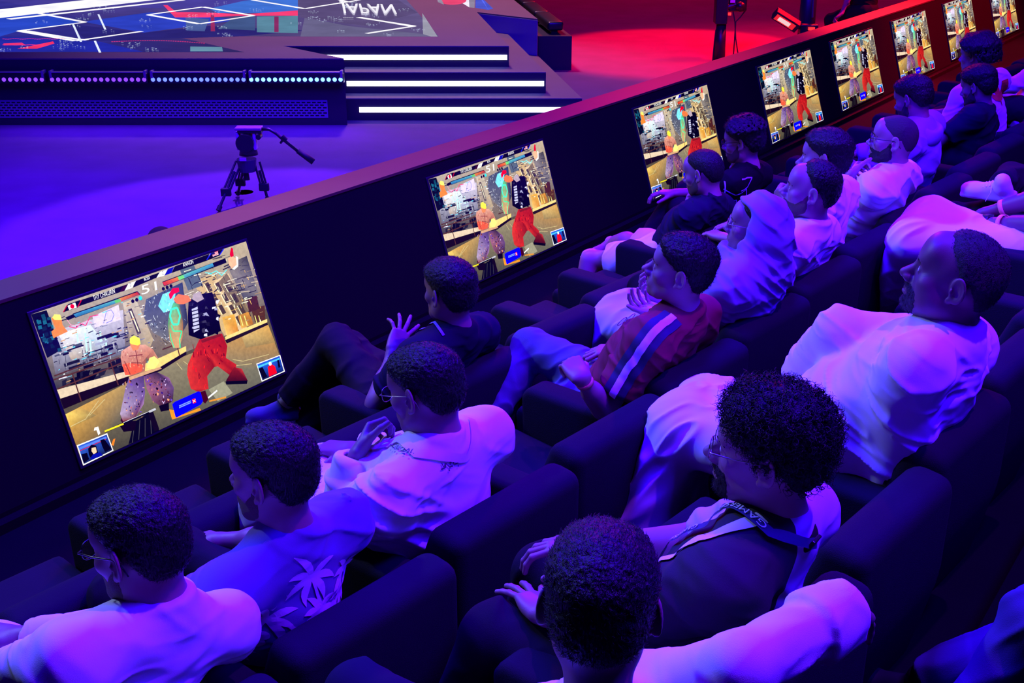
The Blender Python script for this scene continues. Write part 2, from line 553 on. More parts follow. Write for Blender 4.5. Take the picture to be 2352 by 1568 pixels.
# ---- head: local frame x right, y forward, z up, origin between the ears
class Head:
    def __init__(s, c, R, sc=1.0, fat=1.0, nose=1.0, jaw=1.0, beard=None, hair='short', brow=1.0, chin=1.0):
        s.c = np.array(c, float); s.R = R; s.sc = sc
        s.fat = fat; s.nose = nose; s.jaw = jaw; s.chin = chin
    def w(s, *p): return s.c + s.R @ (np.array(p, float) * s.sc)
    def dirv(s, *p): return s.R @ np.array(p, float)
    def loc(s, P): return (P - s.c.astype(f4)) @ (s.R / s.sc).astype(f4)
    def build(s, S, lite=0):
        w, k = s.w, s.sc
        R = s.R
        f = s.fat
        def e(c, r, kk, op='u', rot=None): S.ell(w(*c), np.array(r) * k, R if rot is None else R @ rot, k=kk * k, op=op)
        def c(a, b, r1, r2, kk, op='u'): S.cone(w(*a), w(*b), r1 * k, r2 * k, k=kk * k, op=op)
        e((0, -.012, .035), (.076, .099, .086), .02)
        e((0, -.045, .0), (.064 * f, .056, .062), .03)
        e((0, .026, -.016), (.060 * f, .063, .080), .03)
        e((0, .030, -.070), (.047 * f * s.jaw, .047, .034), .03)
        c((-.030 * s.jaw, .050, -.088), (.030 * s.jaw, .050, -.088), .018 * f, .018 * f, .03)
        e((0, .068 * s.chin, -.094), (.020, .016, .018), .022)
        for q in (-1, 1):
            e((q * .051 * f * s.jaw, .000, -.060), (.018, .026, .026), .035)
            e((q * .043 * f, .056, -.020), (.022, .020, .018), .025)
            if f > 1.05: e((q * .045 * f, .035, -.055), (.024 * f, .03, .03), .03)
        c((-.032, .076, .026), (.032, .076, .026), .012, .012, .022)
        e((0, .062, .055), (.055, .030, .040), .03)
        if lite == 1: return s
        for q in (() if lite else (-1, 1)):
            e((q * .032, .099, .006), (.019, .017, .013), .016, 's')
            e((q * .032, .0735, .004), (.0145, .0145, .0135), .004)
            c((q * .032 - .010, .0880, .0040), (q * .032 + .010, .0880, .0040), .0022, .0022, .004, 's')
        n = s.nose
        c((0, .079, .022), (0, .103 + .012 * (n - 1), -.018), .0080, .0100, .012)
        c((0, .100, -.016), (0, .101 + .013 * n, -.028), .010, .0118, .010)
        for q in (-1, 1):
            e((q * .0125, .1005, -.034), (.0078, .0130, .0085), .008)
            e((q * .0062, .1085, -.0420), (.0034, .006, .0034), .003, 's')
        e((0, .078, -.060), (.030, .020, .024), .022)
        for q in (-1, 1):
            c((q * .023, .0875, -.0635), (q * .005, .0975, -.0605), .0032, .0052, .005)
            c((q * .021, .0875, -.0705), (q * .004, .0965, -.0720), .0034, .0064, .006)
        e((0, .068 * s.chin + .008, -.094), (.018, .016, .016), .018)
        for q in (-1, 1):
            c((q * .025, .0880, -.0668), (0, .1045, -.0664), .0010, .0012, .0035, 's')
        e((0, .1010, -.0835), (.018, .0075, .0045), .008, 's')
        for q in (-1, 1):
            if lite: break
            rot = rotz(q * -.35) @ rotx(-.18)
            x = q * .074 * (1 + (f - 1) * .3)
            e((x + q * .009, -.014, .000), (.0065, .0175, .0300), .007, rot=rotz(q * .45) @ rotx(-.15))
            S.torus(w(x + q * .0125, -.017, .003), R @ rotz(q * .45) @ rotx(-.15) @ roty(math.pi / 2) @ rotz(math.pi / 2), .0165 * k, .0275 * k, .0036 * k, k=.004 * k)
            e((x + q * .0155, -.013, .000), (.0055, .0095, .0170), .005, 's', rot=rotz(q * .45))
            e((x + q * .007, -.006, -.028), (.005, .008, .009), .006)
            e((x + q * .012, -.002, -.003), (.004, .003, .007), .004)
        s.S = S
        return S
    def skull(s, lite):
        """own field used for hair and beard shells"""
        q = Sdf(); s.build(q, lite); return q
    def shell(s, side, thick, amp=.003, freq=90, h=.003, front=None, xlim=None, cut=None, rough2=0.0, lite=1, edge=.014):
        """layer over the head: side = polygon in (y,z) profile; thick(L)->metres"""
        sk = s.skull(lite)
        side = np.array(side)
        def f(P):
            L = s.loc(P)
            d = _len(L - f4((0, 0, .0))) * f4(s.sc) - f4(.13)
            far = d > .03
            if far.all(): return d
            d2 = sk.raw(P[~far]); d[~far] = d2
            t = thick(L) * s.sc
            nn = noise3(L * freq + 7.3) - .5
            if rough2: nn = nn + rough2 * (np.abs(noise3(L * freq * 2.3 + 3.1) - .5) * 2 - .5)
            P = None
            yz = L[:, 1:3].copy()
            if front is not None:
                yz[:, 0] += front * np.maximum(np.abs(L[:, 0]) - .02, 0)
            r = poly2(yz, side) + .005 * (noise3(L * 160) - .5) + .004 * (noise3(L * 420) - .5)
            if cut is not None: r = np.maximum(r, cut(L))
            m = d - (t + amp * nn * 2) * np.clip(-r / edge, .12, 1)
            k = .006
            hh = np.maximum(k - np.abs(m - r), 0) / k
            return np.maximum(m, r) + hh * hh * k * .25
        S = Sdf(); S.func(f, s.c, .17 * s.sc)
        S.damp = amp
        return S.mesh(h)

def hand(S, wr, fwd, back, side, curl=.3, spread=.12, sc=1.0, curls=None, thumb=(.75, .62, -.25), tcurl=.3, joints=None):
    """side +1: thumb lies on +x of (x = fwd cross back) ; S receives the prims"""
    y = nz(fwd); z = nz(np.array(back) - y * (np.array(back) @ y)); x = np.cross(y, z) * side
    M = np.stack([x, y, z], 1)
    w = lambda p: np.array(wr) + M @ (np.array(p) * sc)
    bx = [.029, .0095, -.010, -.028]; by = [.088, .092, .087, .077]
    Ls = [(.043, .026, .021), (.047, .030, .022), (.043, .028, .021), (.034, .021, .019)]
    rs = [.0090, .0092, .0086, .0078]
    for i in range(4):
        S.cone(w((bx[i] * .62, .0, 0)), w((bx[i], by[i] - .004, .001)), .0165 * sc, .0118 * sc, k=.014 * sc, fn=z, ff=1.15)
    S.ell(w((.018, .038, -.010)), np.array([.020, .032, .015]) * sc, M, k=.015 * sc)
    S.ell(w((-.022, .045, -.008)), np.array([.013, .034, .012]) * sc, M, k=.015 * sc)
    cs = curls or [curl] * 4
    for i in range(4):
        a = spread * (1.4, .35, -.6, -1.7)[i]
        p = np.array([bx[i], by[i], 0.0]); ang = 0.0
        c = cs[i]
        c3 = (c * .8, c * 1.2, c * .8) if np.isscalar(c) else c
        for j in range(3):
            ang += c3[j]
            dr = rotz(-a) @ np.array([0, math.cos(ang), -math.sin(ang)])
            q = p + dr * Ls[i][j]
            r0 = rs[i] * (1, .93, .86)[j]; r1 = rs[i] * (.93, .86, .78)[j]
            S.cone(w(p), w(q), r0 * sc, r1 * sc, k=.0035 * sc)
            p = q
    p = np.array([.022, .022, -.008]); dr = nz(thumb)
    for j, (L, r0, r1) in enumerate(((.040, .0145, .0115), (.032, .0112, .0100), (.026, .0100, .0082))):
        q = p + dr * L
        S.cone(w(p), w(q), r0 * sc, r1 * sc, k=(.012, .004, .004)[j] * sc)
        ca, sa = math.cos(tcurl), math.sin(tcurl)
        dr = nz(dr + np.array([-.5, .35, -.25]) * tcurl)
        p = q
    return M

def ik(a, c, l1, l2, hint):
    """middle joint between a and c bending to hint"""
    a = np.array(a, float); c = np.array(c, float)
    v = c - a; L = np.linalg.norm(v)
    u = v / L
    L = min(L, (l1 + l2) * .999)
    x = (l1 * l1 - l2 * l2 + L * L) / (2 * L)
    hgt = math.sqrt(max(l1 * l1 - x * x, 1e-6))
    h = np.array(hint, float); h = h - u * (h @ u); h = nz(h)
    return a + u * x + h * hgt

def strands(src_mesh, n, length, rad, comb, lift=.35, jitter=.5, seed=1, keep=None, curl=0.0, turns=1.6, seg=3):
    """many thin tapering hairs rooted on a mesh (world coords); one mesh"""
    rng = np.random.RandomState(seed)
    nv = len(src_mesh.vertices); co = np.empty(nv * 3, np.float32); src_mesh.vertices.foreach_get('co', co); co = co.reshape(-1, 3)
    nn = np.empty(nv * 3, np.float32); src_mesh.vertices.foreach_get('normal', nn); nn = nn.reshape(-1, 3)
    idx = rng.randint(0, nv, n)
    p = co[idx] + rng.normal(0, .001, (n, 3)); nm = nn[idx]
    if keep is not None:
        ok = keep(p, nm); p = p[ok]; nm = nm[ok]
    n = len(p)
    cd = comb(p) if callable(comb) else np.tile(np.array(comb, float), (n, 1))
    dirs = nm * lift + (cd - nm * (cd * nm).sum(1)[:, None]) * (1 - lift) + rng.normal(0, jitter * .3, (n, 3))
    dirs /= np.linalg.norm(dirs, axis=1)[:, None]
    side = np.cross(dirs, nm + 1e-3); side /= np.linalg.norm(side, axis=1)[:, None] + 1e-6
    up = np.cross(side, dirs)
    L = length * (.6 + .8 * rng.rand(n))
    ph = rng.rand(n) * 6.28
    K = seg + 1
    rings = []
    for j in range(K):
        t = j / seg
        c = p + dirs * (L * t)[:, None] * (1 - .35 * (curl > 0)) - nm * (.25 * L * t * t)[:, None] * (curl == 0)
        if curl:
            a = ph + turns * 6.28 * t
            c = c + side * (curl * np.cos(a))[:, None] + up * (curl * np.sin(a))[:, None] + nm * curl * .6
        rings.append((c, rad * (1 - .75 * t)))
    V = []
    for c, r in rings:
        for q in range(3):
            a = q * 2.094
            V.append(c + (side * math.cos(a) + up * math.sin(a)) * r)
    V = np.stack(V, 1).reshape(-1, 3)        # n, K*3
    F = []
    base = np.arange(n) * K * 3
    for j in range(K - 1):
        for q in range(3):
            q2 = (q + 1) % 3
            F.append(np.stack([base + j * 3 + q, base + j * 3 + q2, base + (j + 1) * 3 + q2, base + (j + 1) * 3 + q], 1))
    F = np.concatenate(F)
    return V, F

def np_mesh(V, F, name='m', smooth=True):
    me = bpy.data.meshes.new(name)
    k = F.shape[1]
    me.vertices.add(len(V)); me.vertices.foreach_set('co', np.asarray(V, np.float32).ravel())
    me.loops.add(F.size); me.loops.foreach_set('vertex_index', F.astype(np.int32).ravel())
    me.polygons.add(len(F)); me.polygons.foreach_set('loop_start', np.arange(0, F.size, k, dtype=np.int32))
    me.polygons.foreach_set('use_smooth', np.full(len(F), smooth))
    me.update(calc_edges=True)
    return me

def mesh_arrays(me):
    nv = len(me.vertices); co = np.empty(nv * 3, np.float32); me.vertices.foreach_get('co', co)
    F = np.empty(len(me.loops), np.int32); me.loops.foreach_get('vertex_index', F)
    return co.reshape(-1, 3), F.reshape(-1, 4)

def join_hair(shell, V, F, name='hair'):
    co, Q = mesh_arrays(shell)
    return np_mesh(np.concatenate([co, V]), np.concatenate([Q, F + len(co)]), name)

def decal(target, polys, origin, u, v, direction, lift=.0015, cell=.006):
    """flat 2D polygons laid on a mesh: origin + x*u + y*v is dropped along direction onto the target"""
    bm = bmesh.new()
    for poly in polys:
        vs = [bm.verts.new((p[0], p[1], 0)) for p in poly]
        try: bm.faces.new(vs)
        except Exception: pass
    bmesh.ops.triangulate(bm, faces=bm.faces)
    # slice into cells so the print can follow the cloth
    xs = [w_.co.x for w_ in bm.verts]; ys = [w_.co.y for w_ in bm.verts]
    x = min(xs) + cell
    while x < max(xs):
        bmesh.ops.bisect_plane(bm, geom=bm.verts[:] + bm.edges[:] + bm.faces[:], plane_co=(x, 0, 0), plane_no=(1, 0, 0)); x += cell
    y = min(ys) + cell
    while y < max(ys):
        bmesh.ops.bisect_plane(bm, geom=bm.verts[:] + bm.edges[:] + bm.faces[:], plane_co=(0, y, 0), plane_no=(0, 1, 0)); y += cell
    dg = BVHTree.FromPolygons([v_.co for v_ in target.vertices], [p.vertices for p in target.polygons]) if not isinstance(target, BVHTree) else target
    o = np.array(origin); u = np.array(u); v = np.array(v); dr = nz(direction)
    dead = []
    for vt in bm.verts:
        p = o + u * vt.co.x + v * vt.co.y
        hit, nrm, _, _ = dg.ray_cast(Vector(p - dr * .5), Vector(dr), 1.5)
        if hit is None: dead.append(vt); continue
        if nrm.dot(Vector(dr)) > 0: nrm = -nrm
        vt.co = hit + nrm * lift
    bmesh.ops.delete(bm, geom=dead, context='VERTS')
    m = bpy.data.meshes.new('decal'); bm.to_mesh(m); bm.free()
    return m
def bvh(me):
    return BVHTree.FromPolygons([v_.co.copy() for v_ in me.vertices], [tuple(p.vertices) for p in me.polygons])
# ------------------------------------------------------------------ materials of the place
M_carpet = mat('dark_carpet', (.085, .026, .12), .95, bump=.3, bscale=260, var=.3, vscale=3)
M_tier = mat('tier_carpet', (.0035, .0025, .004), .95, spec=.08, bump=.3, bscale=300, var=.25, vscale=5)
M_wall = mat('black_wall_cloth', (.004, .003, .0022), .9, bump=.15, bscale=400, spec=.12)
M_ledge = mat('grey_ledge_laminate', (.10, .085, .022), .55, bump=.05, bscale=500, var=.12, vscale=6)
M_deck = mat('dark_deck_carpet', (.10, .085, .095), .8, bump=.25, bscale=300, var=.15, vscale=2)
M_black = mat('black_plastic', (.012, .012, .014), .35)
M_riser = mat('black_riser', (.022, .018, .030), .45)
M_strip = mat('white_led_strip', (.8, .8, .8), .5, emit=(1, .97, 1), estr=3.0)
M_metal = mat('dark_metal', (.05, .05, .055), .35, metal=.7)
M_grey = mat('grey_metal', (.35, .34, .36), .4, metal=.5)

ZA, ZB, ZC, ZD = -2.57, -2.38, -2.19, -2.0
WA, WB, WC = 1.87, 2.74, 3.70       # rear line of the backrests of each row
ZF = -2.57
S0, S1 = -5.0, 17.0

def swz(s, w, z): return tuple(W(s, w, z))

# arena floor
bm = bmesh.new()
vs = [bm.verts.new(p) for p in ((-16, -6, ZF), (22, -6, ZF), (22, 34, ZF), (-16, 34, ZF))]
bm.faces.new(vs)
tag(put(None, 'floor', bm, M_carpet), 'dark arena floor carpet lit in violet and red pools', kind='structure')

# seating tiers as solid steps
for nm, w0, w1, z in (('floor_tier', .262, 1.93, ZF + .006), ('floor_tier', 1.93, 2.86, ZB), ('floor_tier', 2.86, 3.80, ZC), ('floor_tier', 3.80, 6.5, ZD)):
    bm = bmesh.new()
    add_prism(bm, [(S0, w0), (S1, w0), (S1, w1), (S0, w1)], ZF, z, swz)
    fixn(bm)
    tag(put(None, nm, bm, M_tier), 'dark carpeted seating step', kind='structure')

# partition wall with sloping screen face and flat ledge
TI = math.radians(17.295)
ZT = -1.735
zr = -1.8113                                     # height of the screens' top edge on the face
def face_w(z): return (zr - z) * math.tan(TI)    # the face leans towards the seats going down
bm = bmesh.new()
add_prism(bm, [(face_w(ZT) + .0, ZT), (-.235, ZT), (-.235, ZF), (face_w(-2.5), ZF), (face_w(-2.5), -2.5)], S0, S1,
          lambda a, b, s: swz(s, a, b))
fixn(bm)
tag(put(None, 'wall_front', bm, M_wall), 'long black partition wall with a sloping face holding the screens', kind='structure')
bm = bmesh.new()
add_prism(bm, [(face_w(ZT) + .004, ZT + .001), (-.24, ZT + .001), (-.24, ZT + .016), (face_w(ZT) + .004, ZT + .016)], S0, S1, lambda a, b, s: swz(s, a, b))
fixn(bm)
tag(put(None, 'trim_1', bm, M_ledge), 'grey flat ledge along the top of the partition wall', kind='structure')
bm = bmesh.new()
wb_ = face_w(-2.5)
add_prism(bm, [(wb_ + .002, ZF), (wb_ + .05, ZF), (wb_ + .05, ZF + .05), (wb_ + .002, ZF + .05)], S0, S1, lambda a, b, s: swz(s, a, b))
fixn(bm)
tag(put(None, 'baseboard_front', bm, M_wall), 'black kick board at the foot of the partition wall', kind='structure')

# ---- stage
DZ = -1.93
A1 = atz(790, 137, DZ); A2 = atz(650, 108, DZ); A3 = atz(1169, 109, DZ); A4 = atz(1095, 30, DZ); A5 = atz(1235, 46, DZ); A6 = atz(1178, 0, DZ)
YF = float(A1[1])
dir_r = nz(A6 - A5)
A7 = A5 + dir_r * 8.0
dir_l = nz(A4 - A3)
stage = thing('stage', 'black stage platform with glowing floor panels and three lit steps', 'stage', (A1[0], YF, ZF))
bm = bmesh.new()
deck = [(-9.0, YF), (A1[0], YF), (A2[0], A2[1]), (A3[0], A2[1]), (A4[0], A4[1]), (A5[0], A5[1]), (A7[0], A7[1]), (-9, A7[1])]
add_prism(bm, deck, ZF, DZ - .001)
fixn(bm)
put(stage, 'platform', bm, M_riser)
bm = bmesh.new()
add_prism(bm, deck, DZ, DZ + .012)
fixn(bm)
put(stage, 'deck_carpet', bm, M_deck)
# bluish end panel under the right wing
bm = bmesh.new()
a, b = np.array([A4[0], A4[1]]), np.array([A5[0], A5[1]])
t_ = nz(np.array([b[0] - a[0], b[1] - a[1]])); nn_ = np.array([t_[1], -t_[0]]) * .012
add_prism(bm, [tuple(a), tuple(b), tuple(b + nn_), tuple(a + nn_)], ZF, DZ - .004)
fixn(bm)
tag(put(stage, 'end_panel', bm, mat('grey_blue_panel', (.22, .24, .32), .35)), 'shiny grey panel under the right wing')
# steps
Y1 = float(A2[1]); st = 0.2133
e2 = atz(1254, 168, DZ - st); e3 = atz(1337, 228, DZ - 2 * st)
l2 = atz(795, 168, DZ - st); 
steps = [(e2, DZ - st), (e3, DZ - 2 * st)]
prevY = Y1
xs0 = A1[0] - .1
for (e, z) in steps:
    bm = bmesh.new()
    far = (e[0] + dir_l[0] * 3.4, e[1] + dir_l[1] * 3.4)
    add_prism(bm, [(xs0, e[1]), (e[0], e[1]), far, (xs0, far[1])], ZF, z - .002)
    fixn(bm); put(stage, 'step', bm, M_riser)
    bm = bmesh.new()
    add_prism(bm, [(xs0, e[1]), (e[0], e[1]), far, (xs0, far[1])], z, z + .01)
    fixn(bm); put(stage, 'tread', bm, M_deck)
for (x0, x1, Yr, zc) in ((atz(745, 128, -2.06)[0], A3[0] - .02, Y1, DZ - .105), (xs0 + .05, e2[0] - .02, float(e2[1]), DZ - st - .105), (A1[0] + .1, e3[0] - .1, float(e3[1]), DZ - 2 * st - .105)):
    bm = bmesh.new()
    add_box(bm, ((x0 + x1) / 2, Yr - .003, zc), ((x1 - x0) / 2, .006, .025))
    tag(put(stage, 'step_light', bm, M_strip), 'white light strip across a step riser')
# perforated skirt grille: rows of slots in the front
bm = bmesh.new()
g0 = aty(-60, 235, YF)[0]; g1 = aty(752, 235, YF)[0]; zc0 = aty(400, 232, YF)[2]; zc1 = aty(400, 268, YF)[2]
px_ = .052; pz = (zc0 - zc1) / 6.0
add_box(bm, ((g0 + g1) / 2, YF - .004, (zc0 + zc1) / 2), ((g1 - g0) / 2, .002, (zc0 - zc1) / 2 + .01))
put(stage, 'grille', bm, mat('blue_grey_grille', (.20, .19, .26), .6))
bm = bmesh.new()
for r in range(6):
    x = g0 + (r % 2) * px_ / 2 + .01
    while x < g1 - .04:
        add_box(bm, (x + .018, YF - .0065, zc0 - (r + .5) * pz), (.018, .0008, pz * .26))
        x += px_
tag(put(stage, 'grille_slots', bm, mat('slot_black', (.004, .004, .005), .9)), kind='stuff')

# LED floor picture on the deck, drawn on the deck plane
P = Pic()
def dp(x, y): 
    q = atz(x, y, DZ + .012); return (q[0], q[1])
def dpoly(pts, col, cols=None): P.poly([dp(*p) for p in pts], col, cols)
def dline(a, b, w, col):
    A = np.array(dp(*a)); B = np.array(dp(*b)); P.line(A, B, w, col)
dpoly([(-200, 120), (562, 120), (400, 83), (1008, 84), (925, -10), (900, -60), (-300, -60)], (60, 48, 130), [(34, 40, 150), (44, 36, 90), (60, 48, 110), (92, 80, 120), (96, 84, 132), (110, 90, 150), (60, 60, 170)])
dpoly([(-100, 118), (330, 119), (230, 96), (160, 90), (0, 84), (-100, 88)], (30, 40, 160))
dpoly([(0, 84), (40, 72), (190, 52), (110, 30), (-40, 42)], (38, 70, 190))
dpoly([(190, 50), (345, 28), (560, 45), (330, 75)], (40, 62, 185))
dpoly([(160, 55), (330, 75), (480, 60), (700, 70), (560, 83), (200, 95)], (36, 34, 110))
dpoly([(330, 18), (500, 22), (640, -8), (400, -12), (200, 10)], (70, 62, 150))
dpoly([(480, 20), (560, 2), (684, -12), (684, 24), (600, 30), (500, 30)], (58, 110, 205))
dpoly([(590, 38), (684, 36), (684, 76), (590, 74)], (84, 130, 150))
dpoly([(540, 38), (586, 38), (586, 70), (500, 66)], (60, 84, 130))
dpoly([(426, 40), (480, 44), (470, 72), (428, 70)], (70, 92, 150))
dpoly([(437, 107), (510, 108), (512, 118), (437, 118)], (96, 140, 160))
dpoly([(970, 30), (1005, 84), (972, 84)], (150, 150, 165))
dpoly([(375, 12), (385, 12), (405, 28), (440, 28), (500, 30), (560, 33), (684, 24), (684, 36), (560, 36), (478, 40), (402, 40)], (240, 60, 110))
dpoly([(630, 38), (640, 38), (640, 74), (630, 74)], (130, 40, 90))
dpoly([(484, 34), (492, 34), (494, 72), (484, 72)], (150, 40, 90))
dpoly([(40, 112), (122, 95), (125, 100), (85, 112)], (240, 50, 100))
dpoly([(8, 104), (60, 104), (50, 98), (8, 100)], (225, 50, 110))
dpoly([(700, 40), (800, 60), (970, 78), (990, 84), (690, 84)], (100, 96, 130))
dpoly([(684, 0), (780, -10), (900, -10), (960, 30), (840, 60), (690, 40)], (84, 72, 112))
WHT = (255, 252, 255)
dline((-60, 38), (330, -6), .75, (250, 248, 255))
dline((330, -6), (420, -14), .5, (250, 248, 255))
dline((20, 44), (420, 0), .12, WHT)
for pts in ([(86, 30), (196, 51), (42, 71), (173, 94), (326, 72)], [(42, 71), (60, 71), (176, 90), (200, 92)], [(340, 34), (466, 16), (582, 36), (458, 55), (340, 34)], [(580, 0), (700, 20), (800, 4)], [(760, -6), (800, 5), (880, -12)], [(822, 40), (952, 60), (842, 77)], [(826, 40), (950, 61)]):
    for a, b in zip(pts, pts[1:]): dline(a, b, .065, WHT)
for a, b in (((226, 33), (242, 68)), ((168, 56), (186, 96)), ((218, 94), (230, 121))): dline(a, b, .022, (225, 235, 255))
rg = random.Random(4)
for i in range(26):
    q = dp(8 + i * 5.6, 89.5 + .6 * math.sin(i)); P.disc(q, .014, (240, 50, 110), 6)
    q = dp(8 + i * 3.6, 103 + .5 * math.sin(i)); P.disc(q, .014, (240, 50, 110), 6)
for i in range(40):
    q = dp(258 + i * 5.4, 96 - 5 * math.sin(i / 40 * 3.0) + i * .12); P.disc(q, .012, (240, 50, 110), 6)
for i in range(64):
    cx, cy = rg.uniform(0, 960), rg.uniform(6, 116)
    if cy > 84 and cx > 400: continue
    n_ = rg.randint(4, 12)
    for k in range(n_):
        q = dp(cx + rg.uniform(-1, 1) * 14 + k, cy + rg.uniform(-3, 3)); P.disc(q, .006 + rg.random() * .005, (215, 232, 255), 5)
# the large word on the floor display, flipped top to bottom
Vt, Ft = text_polys('JAPAN', 1.0, .010)
x0 = min(v[0] for v in Vt); x1 = max(v[0] for v in Vt)
q0 = np.array(dp(780, 10)); q1 = np.array(dp(901, 12)); qa = np.array(dp(784, 33))
def tw(v):
    a = (v[0] - x0) / (x1 - x0); b = v[1] / .73
    A = q0 + (q1 - q0) * a
    return A + (qa - q0) * b
P.layer += 1
for f in Ft:
    P.poly([tw(Vt[i]) for i in f], (240, 238, 245), step=False)
P.layer += 1
for k in range(6):  # pale dots below the word, its reflection painted into the display
    q = dp(790 + k * 4, 42); P.disc(q, .012, (240, 240, 250), 6)
me = P.build('floor_display', lambda u, v, l: (u, v, DZ + .0125 + l), 2e-5)
tag(put(stage, 'floor_display', me, vcol_emit('floor_display_glow', 1.05, noise=.16, nscale=2.5)), 'glowing blue floor display with white lines, red streaks and the word JAPAN')
# second panel beyond: white flag shape with a red disc, blue corner
P = Pic()
dpoly([(1000, -30), (1078, 17), (1090, 18), (1092, -30)], (238, 232, 245))
dpoly([(1076, -30), (1078, 17), (1090, 18), (1092, -30)], (140, 130, 150))
c_ = np.array(dp(1042, 2)); P.disc(c_, .17, (235, 70, 110), 22, ry=.42)
dpoly([(1006, -30), (1006, 5), (1020, 11), (1000, -30)], (150, 140, 160))
dpoly([(1092, -30), (1092, 18), (1122, 23), (1133, 20), (1110, -2), (1085, -30)], (70, 84, 200))
me = P.build('floor_display', lambda u, v, l: (u, v, DZ + .0125 + l), 2e-5)
tag(put(stage, 'floor_display', me, vcol_emit('floor_display_glow', .85)), 'glowing white floor display with a red disc')

# ---- LED batten lights along the front of the stage
lens_mats = [mat('led_violet', (.2, .1, .5), .3, emit=(.22, .05, 1.0), estr=1.6), mat('led_violet_blue', (.2, .2, .6), .3, emit=(.10, .16, 1.0), estr=2.6), mat('led_pale_blue', (.4, .5, .8), .3, emit=(.12, .35, 1.0), estr=4.2)]
bars = [(-130, 103, 0), (112, 338, 0), (344, 566, 1), (570, 789, 2)]
lab = ['at the left edge', 'second from the left', 'third from the left', 'beside the steps']
YB = YF - .13
for (xa, xb, mi), lb in zip(bars, lab):
    A = aty(xa, 183, YB); B = aty(xb, 183, YB)
    L = B[0] - A[0]; zc = A[2]
    o = thing('led_batten', 'long grey batten light with violet blue round lenses, %s' % lb, 'stage light', ((A[0] + B[0]) / 2, YB, zc - .07), 'batten lights along the stage front')
    bm = bmesh.new()
    add_box(bm, ((A[0] + B[0]) / 2, YB + .045, zc + .01), (L / 2, .038, .048), bev=.006)
    put(o, 'housing', bm, M_metal)
    bm = bmesh.new()
    add_box(bm, ((A[0] + B[0]) / 2, YB + .03, zc + .068), (L / 2 - .03, .03, .006), bev=.003)
    tag(put(o, 'top_plate', bm, M_grey), 'pale grey top plate')
    for e_ in (A[0] + .02, B[0] - .02):
        bm = bmesh.new()
        add_box(bm, (e_, YB + .04, zc + .05), (.012, .045, .035), bev=.004)
        put(o, 'end_bracket', bm, M_grey)
    n_ = 16
    for k in range(n_):
        bm = bmesh.new()
        x = A[0] + L * (k + .5) / n_
        r = bmesh.ops.create_uvsphere(bm, u_segments=12, v_segments=8, radius=.020)
        for v in r['verts']:
            v.co = Vector((v.co.x + x, v.co.y * .5 + YB + .005, v.co.z + zc))
        put(o, 'lens', bm, lens_mats[mi], smooth=True)
for k_ in range(3):
    xx = (-3.6, -2.9, -2.2)[k_]
lamp('batten_glow_light', 'AREA', (-3.2, YB - .03, -2.13), (-3.2, YB - .9, -2.75), (.12, .02, 1.0), 50, 3.6, .05)

# ---- black road case with a row of batten lights, right of the steps
cx0, cx1 = aty(1237, 120, 14.3)[0], aty(1313, 120, 14.3)[0]
Yc = float(atz(1311, 161, ZF)[1]); 
cx0 = float(aty(1236, 120, Yc)[0]); cx1 = float(aty(1313, 120, Yc)[0]); ctop = float(aty(1275, 83, Yc)[2])
bm = bmesh.new()
dv = np.array([dir_r[0], dir_r[1]])
pts = [(cx0, Yc), (cx1, Yc), (cx1 + dv[0] * 7, Yc + dv[1] * 7), (cx0 + dv[0] * 7, Yc + dv[1] * 7)]
add_prism(bm, pts, ZF, ctop)
fixn(bm)
o = put(None, 'light_plinth', bm, M_riser)
tag(o, 'long black plinth beside the right edge of the stage carrying batten lights', 'plinth')
cm = (cx0 + cx1) / 2 + .03
for k in range(5):
    p0 = np.array([cm, Yc]) + dv * (.12 + k * 1.02); p1 = p0 + dv * .98
    c_ = (p0 + p1) / 2
    X_ = np.array([dv[0], dv[1], 0]); Y_ = np.array([-dv[1], dv[0], 0])
    R_ = np.stack([X_, Y_, [0, 0, 1]], 1)
    o = thing('led_batten', ['nearest dark batten light on the plinth end', 'second dark batten light along the plinth', 'third dark batten light along the plinth', 'fourth dark batten light along the plinth', 'farthest dark batten light on the plinth'][k], 'stage light', (c_[0], c_[1], ctop), 'batten lights on the plinth')
    bm = bmesh.new(); add_box(bm, (c_[0], c_[1], ctop + .10), (.48, .10, .055), R_, bev=.03, seg=3); put(o, 'housing', bm, M_metal, smooth=True)
    bm = bmesh.new(); add_box(bm, (c_[0], c_[1], ctop + .023), (.40, .04, .022), R_, bev=.004); put(o, 'foot', bm, M_black)
# ------------------------------------------------------------------ wall screens showing a fighting game
SW, SH = 1.2112, .6813
def homog(src, dst):
    A = []
    for (x, y), (u, v) in zip(src, dst):
        A.append([x, y, 1, 0, 0, 0, -u * x, -u * y, -u]); A.append([0, 0, 0, x, y, 1, -v * x, -v * y, -v])
    return np.linalg.svd(np.array(A))[2][-1].reshape(3, 3)
HM = homog([(203, 585), (1500, 165), (1690, 930), (462, 1510)], [(0, 0), (SW, 0), (SW, SH), (0, SH)])
def q_(x, y):
    r = HM @ np.array([x, y, 1.0]); return (min(max(r[0] / r[2], 0), SW), min(max(r[1] / r[2], 0), SH))
G = Pic()
def gp(pts, col, cols=None): G.poly([q_(*p) for p in pts], col, cols)
def gl(a, b, w, col): G.line(q_(*a), q_(*b), w, col)
def uvp(pts, col, cols=None): G.poly(pts, col, cols)
rg = random.Random(11)
# backdrop
uvp([(0, 0), (SW, 0), (SW, SH), (0, SH)], (120, 112, 95))
gp([(203, 585), (1500, 165), (1600, 560), (1350, 720), (960, 880), (330, 1040)], (150, 146, 150), [(190, 176, 160), (196, 180, 150), (120, 110, 100), (150, 130, 110), (140, 135, 135), (70, 66, 78)])
